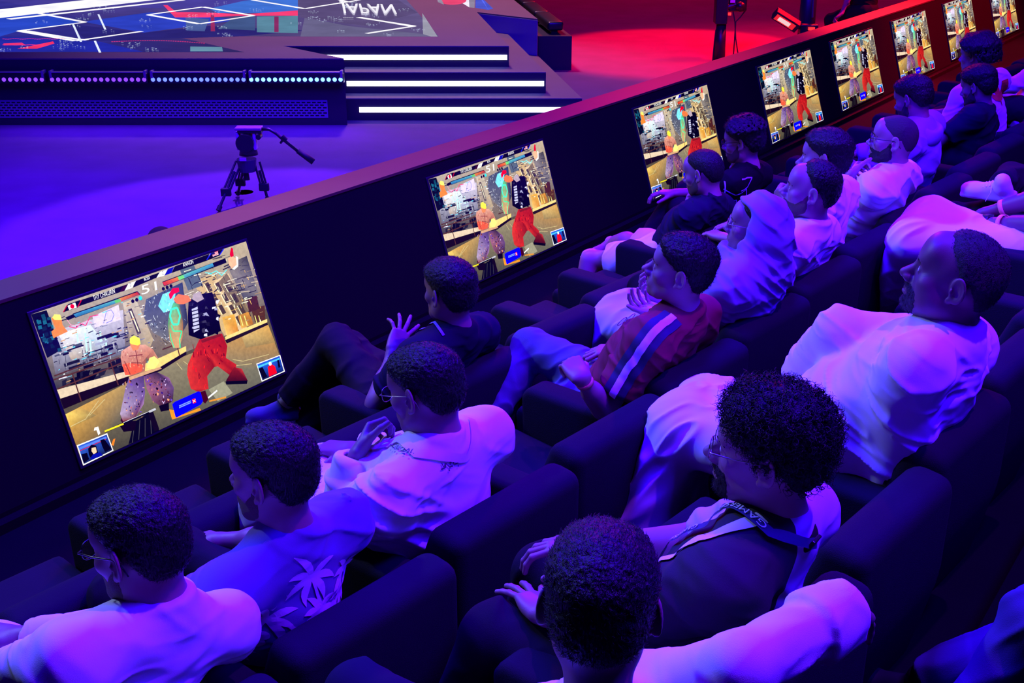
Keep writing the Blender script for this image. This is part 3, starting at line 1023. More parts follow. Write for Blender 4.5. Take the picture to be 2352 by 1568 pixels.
# hall clutter left: pale haze, galleries
gp([(300, 700), (760, 560), (760, 820), (330, 960)], (176, 178, 196), [(200, 200, 214), (214, 206, 220), (120, 120, 136), (110, 104, 120)])
gp([(575, 600), (735, 530), (745, 620), (585, 668)], (205, 198, 222))
G.pline([q_(*p) for p in ((640, 640), (660, 570), (690, 560), (705, 590), (690, 625), (655, 640))], .003, (150, 150, 200))
gp([(360, 700), (560, 650), (640, 760), (600, 830), (430, 860)], (225, 236, 244), [(240, 240, 246), (230, 244, 252), (200, 214, 226), (150, 150, 165), (190, 170, 150)])
for (x, y, h_) in ((520, 700, 110), (545, 740, 80), (610, 690, 60), (640, 720, 70), (470, 700, 60)):
    gp([(x, y), (x + 10, y - 3), (x + 14, y + h_), (x + 3, y + h_ + 4)], (190, 244, 250))
for i in range(30):
    x = rg.uniform(330, 760); y = rg.uniform(770, 960) - (x - 330) * .3 + 30
    l = rg.uniform(30, 110)
    c_ = rg.choice([(40, 38, 52), (60, 58, 74), (170, 172, 186), (110, 112, 126), (30, 28, 40), (205, 205, 215)])
    gl((x, y), (x + l, y - l * .32), rg.uniform(.003, .014), c_)
for i in range(24):
    x = rg.uniform(340, 720); y = 1000 - (x - 340) * .31 + rg.uniform(-30, 40)
    gp([(x, y), (x + rg.uniform(20, 60), y - 14), (x + rg.uniform(20, 60), y + 30), (x, y + 40)], rg.choice([(24, 22, 34), (40, 38, 50), (70, 68, 84), (52, 48, 60)]))
for i in range(30):
    x = rg.uniform(350, 720); y = 900 - (x - 350) * .3 + rg.uniform(-60, 10)
    gl((x, y), (x + rg.uniform(2, 8), y + rg.uniform(20, 60)), .0022, rg.choice([(200, 200, 205), (90, 90, 100), (30, 30, 40)]))
# left edge: dark teal crowd panels
gp([(203, 585), (300, 560), (375, 800), (285, 850)], (26, 40, 52))
for i in range(34):
    x = rg.uniform(208, 300); y = rg.uniform(585, 800); x += (y - 585) * .28
    gp([(x, y), (x + 22, y - 6), (x + 26, y + 16), (x + 4, y + 22)], rg.choice([(48, 110, 128), (30, 70, 84), (60, 134, 150), (14, 22, 30)]))
# dark centre mist
gp([(900, 500), (1120, 400), (1140, 640), (1060, 770), (930, 700), (880, 600)], (66, 74, 100), [(90, 100, 120), (60, 72, 110), (40, 46, 66), (120, 120, 125), (130, 128, 130), (96, 100, 116)])
gp([(1000, 470), (1080, 440), (1060, 560), (1000, 580), (970, 540)], (150, 200, 226))
for i in range(50):
    a = rg.uniform(0, 6.28); r = rg.uniform(10, 110)
    x, y = 990 + r * math.cos(a) * .7, 720 + r * math.sin(a)
    gl((x, y), (x + rg.uniform(-14, 14), y + rg.uniform(-14, 14)), .0025, rg.choice([(200, 200, 205), (120, 122, 130), (60, 60, 70)]))
# slanted metal beams
gp([(760, 520), (838, 490), (930, 740), (880, 850), (800, 800)], (206, 190, 160), [(214, 200, 176), (206, 194, 170), (196, 176, 140), (170, 150, 120), (150, 130, 110)])
gp([(790, 560), (812, 552), (860, 700), (838, 712)], (110, 96, 84))
gp([(800, 570), (808, 566), (850, 690), (844, 694)], (226, 214, 190))
for x0_, x1_, w0, w1, c_ in ((1180, 1340, 120, 130, (196, 178, 142)), (1300, 1440, 90, 80, (206, 190, 160)), (1330, 1500, 50, 56, (150, 136, 112))):
    gp([(x0_, 400), (x0_ + w0, 350), (x1_ + w1, 660), (x1_ + 10, 720)], c_)
for x0_ in (1250, 1310, 1365):
    for k in range(4):
        a = (x0_ + k * 36, 410 + k * 66)
        gp([a, (a[0] + 20, a[1] - 10), (a[0] + 44, a[1] + 40), (a[0] + 24, a[1] + 52)], (110, 94, 74))
        gl((a[0] - 6, a[1]), (a[0] + 20, a[1] + 52), .004, (232, 220, 190))
gp([(1340, 610), (1412, 590), (1432, 690), (1362, 722)], (236, 170, 60), [(226, 178, 80), (240, 186, 70), (214, 140, 40), (250, 206, 120)])
gp([(1432, 600), (1500, 575), (1520, 650), (1450, 678)], (214, 150, 40), [(190, 136, 50), (226, 160, 50), (180, 110, 30), (240, 190, 90)])
gp([(1510, 560), (1590, 540), (1590, 625), (1530, 640)], (120, 84, 36))
for x_ in (1445, 1470, 1530, 1552): gl((x_, 600), (x_ + 14, 660), .005, (250, 222, 150))
gp([(1480, 480), (1545, 470), (1560, 560), (1500, 580)], (110, 70, 50))
gp([(1450, 390), (1525, 360), (1535, 425), (1455, 450)], (40, 74, 104))
for i in range(26):
    x, y = rg.uniform(1455, 1520), rg.uniform(375, 440); G.disc(q_(x, y), .006, rg.choice([(50, 100, 140), (20, 40, 60), (70, 130, 160)]), 6)
gp([(1100, 300), (1180, 270), (1240, 420), (1150, 450)], (120, 130, 140))
gp([(1380, 300), (1500, 250), (1560, 480), (1470, 500)], (90, 90, 98), [(150, 140, 130), (60, 60, 60), (130, 124, 120), (80, 80, 90)])
for i in range(40):
    x = rg.uniform(1130, 1540); y = rg.uniform(260, 520) 
    gl((x, y), (x + rg.uniform(20, 60), y - rg.uniform(4, 24)), rg.uniform(.002, .006), rg.choice([(190, 180, 160), (60, 56, 56), (220, 214, 200), (110, 104, 98)]))
for i in range(150):
    x = rg.uniform(320, 900); y = rg.uniform(560, 1000) - (x - 320) * .32 + 60
    l = rg.uniform(6, 34)
    gl((x, y), (x + l, y - l * .33 + rg.uniform(-3, 3)), rg.uniform(.0015, .005), rg.choice([(230, 230, 236), (60, 58, 70), (24, 22, 34), (150, 150, 166), (200, 170, 130), (130, 200, 214)]))
for i in range(130):
    x = rg.uniform(1120, 1570); y = rg.uniform(300, 640)
    a_ = rg.choice([(.35, 1.0), (1.0, -.3)]); l = rg.uniform(6, 44)
    gl((x, y), (x + a_[0] * l, y + a_[1] * l), rg.uniform(.0015, .005), rg.choice([(240, 226, 196), (90, 80, 66), (40, 36, 40), (176, 156, 120), (226, 190, 120), (60, 60, 76)]))
for i in range(60):
    x = rg.uniform(900, 1120); y = rg.uniform(430, 760)
    gl((x, y), (x + rg.uniform(-8, 10), y + rg.uniform(4, 18)), .002, rg.choice([(150, 160, 180), (40, 44, 60), (210, 214, 220)]))
# ring floor
gp([(372, 1195), (960, 900), (1600, 640), (1690, 930), (462, 1510)], (120, 112, 84), [(226, 176, 80), (150, 140, 110), (216, 160, 70), (120, 118, 100), (70, 64, 44)])
gp([(1440, 700), (1600, 640), (1640, 760), (1470, 790)], (226, 178, 96), [(222, 190, 120), (226, 176, 90), (170, 140, 84), (160, 140, 96)])
gp([(372, 1195), (470, 1150), (560, 1200), (400, 1280)], (240, 196, 96), [(250, 214, 110), (210, 170, 90), (150, 130, 84), (200, 160, 70)])
gp([(1240, 1040), (1330, 990), (1380, 1060), (1290, 1110)], (166, 164, 146))
gp([(330, 1045), (760, 930), (770, 960), (350, 1100)], (206, 194, 176))
gp([(760, 930), (960, 850), (1120, 780), (1120, 810), (960, 905), (770, 960)], (206, 190, 150))
gp([(345, 1100), (770, 962), (960, 906), (1120, 812), (1120, 830), (960, 930), (780, 990), (360, 1165)], (96, 76, 52))
gp([(1350, 725), (1600, 620), (1600, 640), (1355, 745)], (220, 200, 150))
gp([(1350, 745), (1600, 640), (1604, 655), (1360, 765)], (70, 52, 34))
for a, b in (((310, 985), (720, 850)), ((335, 1040), (735, 880)), ((320, 960), (700, 820)), ((430, 940), (475, 1115)), ((665, 870), (705, 1015)), ((1060, 740), (1080, 840)), ((980, 800), (1060, 770))):
    gl(a, b, .006, (120, 84, 70))
for a, b in (((400, 1270), (500, 1220)), ((500, 1215), (580, 1110)), ((520, 1200), (620, 1100)), ((1100, 870), (1140, 900)), ((1390, 860), (1450, 870)), ((1450, 870), (1600, 830)), ((1380, 900), (1500, 885)), ((1060, 880), (1090, 920))):
    gl(a, b, .003, (196, 186, 150))
gl((1235, 1090), (1290, 1045), .008, (230, 230, 226))
gp([(640, 1380), (655, 1345), (668, 1340), (655, 1385)], (214, 150, 40))
gp([(1000, 1160), (1030, 1165), (1045, 1205), (1180, 1150), (1190, 1165), (1015, 1222)], (226, 164, 50))
gl((1240, 1110), (1340, 1085), .008, (206, 160, 70))
gp([(745, 1375), (785, 1240), (900, 1170), (935, 1290), (790, 1370)], (40, 38, 40))
for k in range(4): gl((790 + k * 32, 1240 - k * 12), (770 + k * 40, 1370 - k * 16), .003, (110, 108, 110))
gp([(870, 1175), (900, 1160), (935, 1280), (905, 1295)], (52, 34, 30))
# left fighter: bare chest, cropped hair, wide violet trousers
gp([(760, 1100), (740, 1150), (705, 1230), (720, 1250), (740, 1240), (790, 1120)], (110, 50, 44))
gp([(745, 1040), (770, 970), (860, 950), (862, 1060), (850, 1130), (790, 1220), (720, 1235), (705, 1190)], (110, 80, 140), [(150, 110, 180), (120, 90, 150), (80, 60, 110), (120, 90, 160), (180, 140, 190), (120, 60, 60), (150, 70, 50), (190, 170, 200)])
gp([(860, 960), (940, 935), (1010, 970), (1035, 1030), (1025, 1110), (960, 1150), (905, 1110), (875, 1040)], (90, 50, 100), [(120, 80, 140), (60, 40, 70), (160, 110, 160), (110, 80, 130), (60, 36, 40), (80, 40, 50), (140, 90, 130), (170, 110, 140)])
for i in range(120):
    a = rg.random()
    if a < .5: x, y = rg.uniform(735, 855), rg.uniform(980, 1215)
    else: x, y = rg.uniform(880, 1025), rg.uniform(960, 1120)
    dx, dy = rg.uniform(-14, 14), rg.uniform(4, 22)
    gp([(x, y), (x + dx, y + dy * .4), (x + dx * .6, y + dy), (x - 4, y + dy * .6)], rg.choice([(206, 190, 232), (140, 110, 190), (60, 30, 60), (196, 120, 96), (236, 170, 140), (90, 60, 150), (40, 20, 40), (120, 40, 50)]))
gp([(700, 1265), (730, 1235), (800, 1230), (790, 1290), (720, 1300)], (60, 26, 22))
gp([(940, 1140), (1000, 1120), (1000, 1165), (950, 1175)], (44, 20, 20))
gp([(735, 810), (790, 775), (880, 770), (925, 800), (950, 850), (930, 880), (880, 850), (868, 930), (780, 960), (735, 900), (728, 850)], (214, 150, 124), [(226, 170, 146), (236, 180, 156), (230, 176, 150), (206, 140, 116), (220, 160, 130), (190, 120, 96), (160, 96, 80), (190, 120, 100), (196, 126, 106), (226, 160, 140), (214, 150, 130)])
gp([(735, 890), (770, 880), (860, 890), (850, 930), (800, 950), (750, 955)], (200, 134, 110))
for a, b in (((780, 840), (860, 830)), ((820, 800), (830, 900)), ((750, 870), (780, 950)), ((790, 880), (850, 880))): gl(a, b, .004, (150, 88, 74))
gp([(900, 850), (930, 840), (960, 870), (925, 920), (880, 910)], (240, 214, 150))
gp([(790, 770), (792, 735), (815, 718), (848, 735), (850, 770), (835, 800), (805, 808)], (226, 160, 130))
gp([(788, 760), (790, 732), (815, 715), (848, 732), (852, 765), (835, 775), (800, 768)], (246, 204, 120))
gp([(770, 965), (860, 935), (960, 905), (970, 915), (860, 955), (775, 985)], (190, 170, 150))
# right fighter: dark armour jacket, red trousers
gp([(1125, 890), (1200, 740), (1335, 705), (1362, 780), (1350, 850), (1410, 890), (1400, 940), (1370, 955), (1300, 900), (1280, 905), (1235, 960), (1240, 1035), (1180, 1055), (1135, 1035), (1118, 950)], (206, 44, 30), [(214, 56, 40), (196, 36, 24), (180, 30, 22), (170, 24, 18), (196, 40, 28), (206, 46, 30), (160, 26, 18), (140, 22, 16), (214, 56, 40), (150, 22, 16), (196, 40, 30), (206, 50, 34), (150, 26, 18), (214, 60, 44), (226, 70, 50)])
for i in range(46):
    x, y = rg.uniform(1140, 1340), rg.uniform(760, 1020)
    if x > 1240 and y > 880: continue
    gl((x, y), (x + rg.uniform(-10, 14), y + rg.uniform(8, 36)), rg.uniform(.003, .007), rg.choice([(236, 84, 60), (160, 26, 18), (224, 64, 46), (130, 20, 14)]))
gp([(1345, 985), (1395, 905), (1440, 915), (1470, 985), (1440, 1005), (1350, 1005)], (130, 24, 22), [(60, 16, 14), (150, 30, 24), (206, 60, 50), (90, 14, 14), (50, 10, 10), (40, 10, 10)])
gp([(1340, 990), (1470, 985), (1465, 1005), (1345, 1010)], (30, 14, 12))
gp([(1190, 1055), (1220, 1045), (1235, 1100), (1215, 1125), (1190, 1100)], (110, 24, 20))
gp([(1150, 510), (1230, 470), (1290, 460), (1310, 540), (1330, 690), (1210, 740), (1140, 715), (1140, 600)], (30, 26, 34))
for i in range(40):
    x, y = rg.uniform(1150, 1310), rg.uniform(490, 710)
    gp([(x, y), (x + rg.uniform(6, 26), y - 5), (x + rg.uniform(6, 26), y + rg.uniform(6, 26)), (x - 2, y + 12)], rg.choice([(14, 12, 18), (60, 56, 72), (170, 170, 190), (206, 206, 222), (96, 92, 110), (30, 26, 36), (20, 18, 24)]))
gp([(1165, 560), (1200, 545), (1205, 680), (1170, 700)], (190, 190, 206)); 
for k in range(6): gl((1160, 575 + k * 22), (1208, 562 + k * 22), .005, (40, 36, 46))
gp([(1210, 745), (1325, 705), (1328, 720), (1215, 762)], (150, 60, 50))
gp([(1060, 500), (1090, 470), (1150, 480), (1165, 510), (1120, 530), (1080, 530)], (226, 150, 110))
gp([(1040, 500), (1035, 470), (1060, 435), (1095, 432), (1098, 455), (1065, 470), (1050, 495)], (214, 40, 40))
gp([(1180, 470), (1220, 455), (1240, 500), (1200, 520), (1170, 500)], (180, 170, 176))
gp([(1030, 590), (1060, 520), (1095, 530), (1110, 640), (1105, 720), (1080, 790), (1045, 790), (1025, 740), (1020, 650)], (190, 130, 80), [(150, 150, 90), (90, 200, 140), (100, 130, 80), (160, 110, 70), (190, 130, 90), (226, 170, 120), (226, 170, 130), (200, 150, 100), (90, 170, 110)])
G.pline([q_(*p) for p in ((1045, 560), (1080, 550), (1095, 600), (1080, 650), (1050, 650), (1035, 600), (1045, 560))], .010, (110, 255, 190))
G.pline([q_(*p) for p in ((1040, 655), (1050, 690), (1100, 690), (1085, 740), (1085, 790))], .006, (90, 240, 170))
G.pline([q_(*p) for p in ((1030, 700), (1035, 740), (1050, 790))], .005, (90, 240, 170))
# head-up display: names, bars, clock
gp([(398, 572), (425, 530), (880, 380), (870, 395), (795, 440), (490, 540)], (24, 20, 34))
gp([(398, 574), (432, 525), (505, 500), (490, 545)], (26, 18, 30))
gp([(490, 540), (512, 500), (770, 420), (745, 456)], (26, 22, 36))
gl((400, 572), (426, 530), .004, (190, 40, 60)); gl((488, 543), (514, 500), .005, (190, 30, 60))
gp([(745, 456), (768, 420), (800, 408), (778, 447)], (90, 20, 44))
gp([(775, 447), (800, 405), (845, 390), (822, 430)], (222, 216, 224))
gp([(825, 430), (848, 388), (990, 340), (968, 372)], (20, 20, 34))
gp([(968, 372), (990, 338), (1035, 322), (1015, 360)], (222, 216, 224))
gp([(1015, 360), (1040, 320), (1075, 308), (1058, 345)], (30, 50, 180))
gp([(1058, 345), (1078, 306), (1285, 235), (1268, 275)], (20, 20, 50))
gp([(1268, 275), (1290, 232), (1365, 205), (1345, 245)], (22, 22, 50))
gl((1268, 270), (1294, 228), .005, (50, 70, 220)); gl((1345, 240), (1368, 204), .005, (50, 70, 220))
gp([(428, 535), (475, 515), (483, 545), (436, 560)], (240, 236, 240)); G.disc(q_(456, 538), .010, (214, 30, 50), 12)
gp([(1298, 228), (1332, 215), (1338, 240), (1304, 252)], (226, 200, 206))
for k in range(4): gl((1302, 231 + k * 6), (1336, 218 + k * 6), .0022, (196, 60, 80))
gp([(1298, 228), (1314, 222), (1317, 236), (1301, 241)], (50, 50, 130))
gp([(410, 605), (470, 580), (478, 600), (425, 622)], (30, 26, 38))
gp([(455, 582), (850, 450), (868, 470), (470, 608)], (40, 36, 50))
gp([(460, 586), (735, 496), (745, 512), (474, 604)], (80, 170, 206), [(70, 150, 196), (110, 196, 190), (70, 150, 176), (50, 110, 160)])
gp([(735, 494), (850, 456), (862, 470), (742, 513)], (226, 84, 30), [(226, 150, 50), (214, 50, 30), (196, 40, 24), (236, 120, 40)])
gp([(710, 505), (745, 494), (752, 510), (718, 522)], (130, 190, 130))
gp([(1000, 396), (1375, 262), (1382, 288), (1010, 424)], (40, 36, 50))
gp([(1002, 400), (1098, 366), (1106, 386), (1012, 420)], (226, 84, 30), [(226, 60, 30), (236, 150, 50), (226, 120, 40), (206, 44, 26)])
gp([(1092, 368), (1130, 355), (1138, 374), (1100, 388)], (140, 200, 140))
gp([(1125, 356), (1300, 290), (1308, 308), (1134, 376)], (90, 184, 214), [(110, 196, 190), (80, 170, 214), (60, 130, 180), (80, 150, 180)])
gp([(1308, 290), (1375, 265), (1380, 282), (1316, 306)], (24, 20, 40))
for k in range(3):
    G.disc(q_(820 + k * 24, 510 - k * 8), .009, (44, 40, 50), 8); G.disc(q_(1005 + k * 23, 438 - k * 8), .009, (44, 40, 50), 8)
G.disc(q_(866, 492), .010, (110, 190, 230), 8)
# portraits: plain generic heads
gp([(325, 610), (360, 585), (385, 600), (390, 650), (420, 690), (330, 730), (320, 690), (345, 670)], (226, 160, 110))
gp([(330, 605), (345, 585), (380, 588), (388, 620), (345, 620)], (240, 210, 140))
gp([(1392, 265), (1410, 250), (1436, 262), (1440, 300), (1410, 322), (1395, 300)], (226, 180, 160))
gp([(1402, 240), (1412, 200), (1422, 205), (1425, 250), (1408, 256)], (200, 40, 50))
gp([(1436, 250), (1450, 256), (1448, 310), (1425, 330), (1410, 325), (1440, 300)], (210, 214, 200))
G.pline([q_(*p) for p in ((430, 660), (470, 670), (500, 640), (530, 655), (560, 600), (610, 590))], .004, (240, 90, 140))
G.pline([q_(*p) for p in ((420, 620), (440, 650), (480, 655), (540, 625), (570, 640))], .003, (250, 170, 190))
G.pline([q_(*p) for p in ((1255, 345), (1290, 350), (1320, 335), (1350, 362), (1380, 330))], .004, (120, 220, 255))
G.pline([q_(*p) for p in ((1270, 350), (1300, 362), (1330, 345), (1370, 350))], .003, (190, 240, 255))
for i in range(60):
    t__ = rg.random()
    x = 745 + t__ * 180 + rg.uniform(-8, 8); y = 800 + rg.uniform(0, 130)
    if 740 < x < 870: gl((x, y), (x + rg.uniform(-6, 8), y + rg.uniform(3, 14)), .002, rg.choice([(236, 190, 160), (170, 110, 90), (190, 130, 106), (246, 206, 180)]))
# side pictures and card
def cam_box(c, colr):
    gp(c, (222, 222, 226))
cam_box([(430, 1385), (620, 1308), (652, 1415), (462, 1510)], None)
gp([(438, 1390), (616, 1317), (645, 1412), (466, 1500)], (40, 90, 200), [(60, 110, 220), (40, 70, 170), (20, 26, 60), (24, 40, 100)])
gp([(440, 1400), (612, 1328), (616, 1340), (444, 1414)], (120, 150, 210)); gl((445, 1420), (610, 1345), .003, (200, 60, 90))
gp([(500, 1440), (498, 1405), (520, 1380), (548, 1385), (556, 1420), (560, 1445), (515, 1470)], (16, 16, 24))
gp([(520, 1400), (545, 1395), (550, 1425), (530, 1440), (518, 1420)], (232, 190, 170))
gp([(508, 1465), (525, 1440), (570, 1425), (586, 1445), (520, 1472)], (30, 60, 170))
gp([(575, 1350), (600, 1345), (640, 1405), (600, 1425), (585, 1390)], (18, 18, 26))
gp([(455, 1440), (490, 1430), (500, 1470), (466, 1495)], (18, 18, 26))
cam_box([(1525, 885), (1665, 832), (1688, 932), (1552, 992)], None)
gp([(1530, 889), (1661, 839), (1682, 928), (1556, 984)], (40, 100, 214), [(50, 110, 226), (40, 90, 210), (20, 40, 110), (16, 22, 50)])
gp([(1532, 900), (1660, 850), (1661, 860), (1535, 910)], (110, 190, 236))
gp([(1590, 905), (1610, 885), (1632, 900), (1642, 940), (1595, 962)], (220, 50, 30)); G.disc(q_(1605, 885), .010, (236, 214, 206), 10)
gp([(1535, 915), (1560, 905), (1585, 960), (1560, 975)], (20, 20, 26)); gp([(1646, 865), (1656, 862), (1664, 905), (1652, 910)], (16, 18, 40))
gp([(1020, 1130), (1035, 1115), (1180, 1050), (1192, 1058), (1203, 1110), (1190, 1130), (1042, 1210), (1035, 1205)], (26, 60, 196))
gp([(1138, 1100), (1158, 1092), (1163, 1118), (1143, 1126)], (226, 50, 60))
gl((1142, 1104), (1158, 1114), .003, (250, 230, 235)); gl((1158, 1098), (1144, 1120), .003, (250, 230, 235))
for k in range(2): gl((1060, 1140 + k * 10), (1132, 1108 + k * 10), .0045, (150, 170, 240))
gl((605, 1300), (920, 1160), .011, (24, 22, 30)); gl((605, 1298), (722, 1250), .008, (240, 206, 40)); gl((722, 1243), (918, 1157), .002, (220, 220, 220)); gl((880, 1176), (920, 1158), .010, (190, 190, 196))
gp([(545, 1275), (568, 1268), (578, 1310), (565, 1322), (556, 1290), (540, 1294)], (236, 236, 240))
# words on the display
def gtext(txt, a, b, top, col):
    V, F = text_polys(txt)
    x0 = min(v[0] for v in V); x1 = max(v[0] for v in V); h = max(v[1] for v in V)
    A, B, T = (np.array(q_(*p)) for p in (a, b, top))
    G.layer += 1
    for f in F: G.poly([A + (B - A) * ((V[i][0] - x0) / (x1 - x0)) + (T - A) * (V[i][1] / h) for i in f], col, step=False)
gtext('THY CHIKURIN', (586, 503), (718, 460), (583, 476), (236, 232, 240))
gtext('BOSS', (896, 390), (930, 378), (893, 373), (220, 220, 230))
gtext('ANAKIN', (1128, 311), (1190, 290), (1124, 286), (236, 232, 240))
gtext('51', (876, 472), (968, 444), (873, 420), (240, 238, 240))
gtext('2', (808, 424), (818, 421), (806, 402), (150, 146, 156))
gtext('2', (1003, 356), (1013, 353), (1001, 334), (150, 146, 156))

for _c in G.C:
    for _v in _c:
        for _i in range(3): _v[_i] = min(1.1, 1.16 * _v[_i] ** 1.16)
M_pic = vcol_emit('screen_glow', 1.08, noise=.13, nscale=60)
dn_ = np.array([0, 0, -1.0]) * math.cos(TI) - NV * math.sin(TI)
out_ = np.cross(dn_, DV); out_ = out_ / np.linalg.norm(out_)
if out_ @ NV > 0: out_ = -out_
s_list = [0, 2.6534, 5.0818, 7.2828, 9.0175, 10.836, 12.75, 14.85]
frame_tilt = np.stack([DV, dn_, out_], 1)
lab = ['nearest screen at the left', 'second screen, behind the seated man with clasped hands', 'third screen, partly behind the shaven head', 'fourth screen, fully visible behind the row', 'fifth screen along the wall', 'sixth screen along the wall', 'seventh screen, behind the dark curly head', 'farthest screen at the right edge']
for i, (s_, lb) in enumerate(zip(s_list, lab)):
    o0 = W(s_, 0, -1.8113)
    if i == 0:
        m0 = G.build('picture', lambda u, v, l: DV * u + dn_ * v + out_ * (.0125 + l), 1.5e-6)
        bm = bmesh.new()
        add_box(bm, DV * SW / 2 + dn_ * SH / 2 + out_ * .004, (SW / 2 + .014, SH / 2 + .014, .008), frame_tilt, bev=.004)
        m1 = bpy.data.meshes.new('bezel'); bm.to_mesh(m1); bm.free(); m1.materials.append(M_black)
        m0.materials.append(M_pic)
    t_ = thing('wall_screen', 'flat screen showing a fighting game, ' + lb, 'screen', o0, 'screens along the partition wall')
    for nm_, m_ in (('picture', m0), ('bezel', m1)):
        c_ = bpy.data.objects.new(nm_, m_); COL.objects.link(c_); c_.parent = t_
# ------------------------------------------------------------------ seats
ROWS = {'A': (ZA, WA), 'B': (ZB, WB), 'C': (ZC, WC), 'D': (ZD, 4.65)}
PIT = .577
M_seat = mat('dark_seat_fabric', (.011, .007, .017), .9, bump=.25, bscale=420, spec=.12, var=.12, vscale=12)
M_seatd = mat('seat_shell', (.018, .017, .022), .6, bump=.1, bscale=300)

def slab(poly, x0, x1, bev, seg=3):
    bm = bmesh.new()
    add_prism(bm, poly, x0, x1, lambda a, b, x: (x, a, b))
    fixn(bm)
    bmesh.ops.bevel(bm, geom=bm.edges[:], offset=bev, segments=seg, profile=.5, affect='EDGES', clamp_overlap=True)
    m = bpy.data.meshes.new('slab'); bm.to_mesh(m); bm.free()
    m.polygons.foreach_set('use_smooth', np.ones(len(m.polygons), bool))
    return m
hw = PIT / 2
bw = .262
me_back = slab([(.0, .730), (.115, .745), (.25, .40), (.25, .20), (.06, .16), (.0, .45)], -bw, bw, .040, 4)
me_cush = slab([(.20, .40), (.70, .44), (.72, .40), (.70, .30), (.22, .26)], -hw + .065, hw - .065, .03)
me_arm = slab([(.06, .60), (.555, .60), (.585, .565), (.56, .05), (.10, .05)], -hw - .060, -hw + .060, .028)
me_armr = slab([(.06, .60), (.555, .60), (.585, .565), (.56, .05), (.10, .05)], hw - .060, hw + .060, .028)
me_base = slab([(.12, .26), (.60, .26), (.56, .0), (.16, .0)], -hw + .09, hw - .09, .01, 1)
for m_ in (me_back, me_cush, me_arm, me_armr): m_.materials.append(M_seat)
me_base.materials.append(M_seatd)
ANG = math.atan2(DV[1], DV[0])
def seat(row, s, label, last=False):
    zf, wb = ROWS[row]
    o = thing('auditorium_seat', label, 'seat', W(s + .03, wb, zf), 'dark upholstered seats of the %s row' % {'A': 'front', 'B': 'middle', 'C': 'back'}[row])
    o.rotation_euler = (0, 0, ANG - math.radians(6))
    for n_, m_ in (('backrest', me_back), ('seat_cushion', me_cush), ('armrest', me_arm), ('base', me_base)) + ((('armrest', me_armr),) if last else ()):
        c_ = bpy.data.objects.new(n_, m_); COL.objects.link(c_); c_.parent = o
ORD = ['first', 'second', 'third', 'fourth', 'fifth', 'sixth', 'seventh', 'eighth', 'ninth', 'tenth', 'eleventh', 'twelfth']
SA = [.06 + PIT * k for k in range(-4, 17)]
TA = {1: 'under the man with raised clasped hands', 2: 'empty, just right of the man with raised clasped hands', 3: 'empty, left of the man in white shorts', 4: 'empty, beside the bare knee of the man in shorts', 5: 'under the man in white shorts', 6: 'under the man in the black shirt with glowing lines'}
na = 0
for k, s_ in zip(range(-4, 17), SA):
    if k in TA: lb = 'dark front row seat ' + TA[k]
    elif k < 1: lb = 'dark empty front row seat, ' + ['directly left of the man with raised clasped hands', 'behind the palm shirt man\'s head', 'beside the bottom left man\'s glasses', 'at the left edge of the picture', 'cut by the left edge'][min(4, -k)]
    else: lb = 'dark empty front row seat, %s beyond the man with glowing lines' % ORD[na] ; na += 1
    if k > 6 and na > len(ORD) - 1: break
    seat('A', s_, lb, last=False)
SB = [-.95 + PIT * k for k in range(-1, 13)]
TB = ['the left man in a white shirt with glasses', 'the man in the palm print shirt', 'the bespectacled man in white with a lanyard', None, 'the man in the red polo shirt', 'the woman in the headscarf', 'the bearded man in a white tee', 'the wavy haired man in a white tee', 'the bald man with glasses', None, 'the man in the lilac hoodie', None, 'the man in the dark printed shirt', 'the curly haired man in white with a leaf print']
for k, s_ in enumerate(SB):
    if TB[k]: lb = 'dark middle row seat under ' + TB[k]
    else: lb = 'dark empty middle row seat, ' + {3: 'left of the man in the red polo', 9: 'between the bald man and the hoodie', 11: 'between the hoodie and the dark printed shirt'}[k]
    seat('B', s_, lb)
SCc = [-.73 + PIT * k for k in range(-2, 9)]
TC = ['at the very bottom left corner of the block', 'under the man seen from behind', 'under the curly haired man', 'empty, between the curly haired man and the large man in white', 'under the large man in a white robe', 'empty, directly right of the large man', 'empty, second right of the large man', 'under the person in white at the right edge', 'under the person with the pale sneaker', 'past the pale sneaker', 'farthest of its row']
for k, s_ in enumerate(SCc):
    if k == 0: continue
    seat('C', s_, 'dark back row seat ' + TC[k], last=False)

# ------------------------------------------------------------------ tripod with an empty fluid head behind the ledge
M_tri = mat('tripod_black', (.014, .013, .018), .4)
M_tube = mat('tripod_tube', (.10, .10, .16), .3, metal=.6)
M_rub = mat('rubber', (.01, .01, .012), .7)
tc = aty(566, 460, 8.95)
ty = 8.95
def tp(x, y, dy=0.0): return aty(x, y, ty + dy)
top = tp(565, 372)
t_ = thing('camera_tripod', 'black camera tripod without a camera standing behind the ledge', 'tripod', (float(top[0]), ty, ZF))
feet = [tp(500, 487, -.25), tp(535, 500, .35), tp(620, 475, .0)]
base = [tp(548, 372), tp(562, 372, .05), tp(590, 372)]
def ext(a, b, z):
    k = (z - a[2]) / (b[2] - a[2]); return a + (b - a) * k
for (a, b) in zip(base, feet):
    foot = ext(a, b, ZF + .02)
    leg_bm = bmesh.new()
    u = nz(foot - a); sd = nz(np.cross(u, [0, 1, 0]))
    mid = a + (foot - a) * .62
    for q in (-1, 1):
        add_tube(leg_bm, [a + sd * q * .020, mid + sd * q * .022], .0085, 8)
    add_tube(leg_bm, [a + (foot - a) * .2, foot], .011, 8)
    fixn(leg_bm)
    lg = put(t_, 'leg', leg_bm, M_tri, smooth=False)
    bm = bmesh.new(); add_box(bm, mid, (.038, .018, .03), bev=.006); put(lg, 'leg_clamp', bm, M_rub)
    bm = bmesh.new(); add_tube(bm, [foot - u * .04, foot], .018, 8); fixn(bm); put(lg, 'rubber_foot', bm, M_rub)
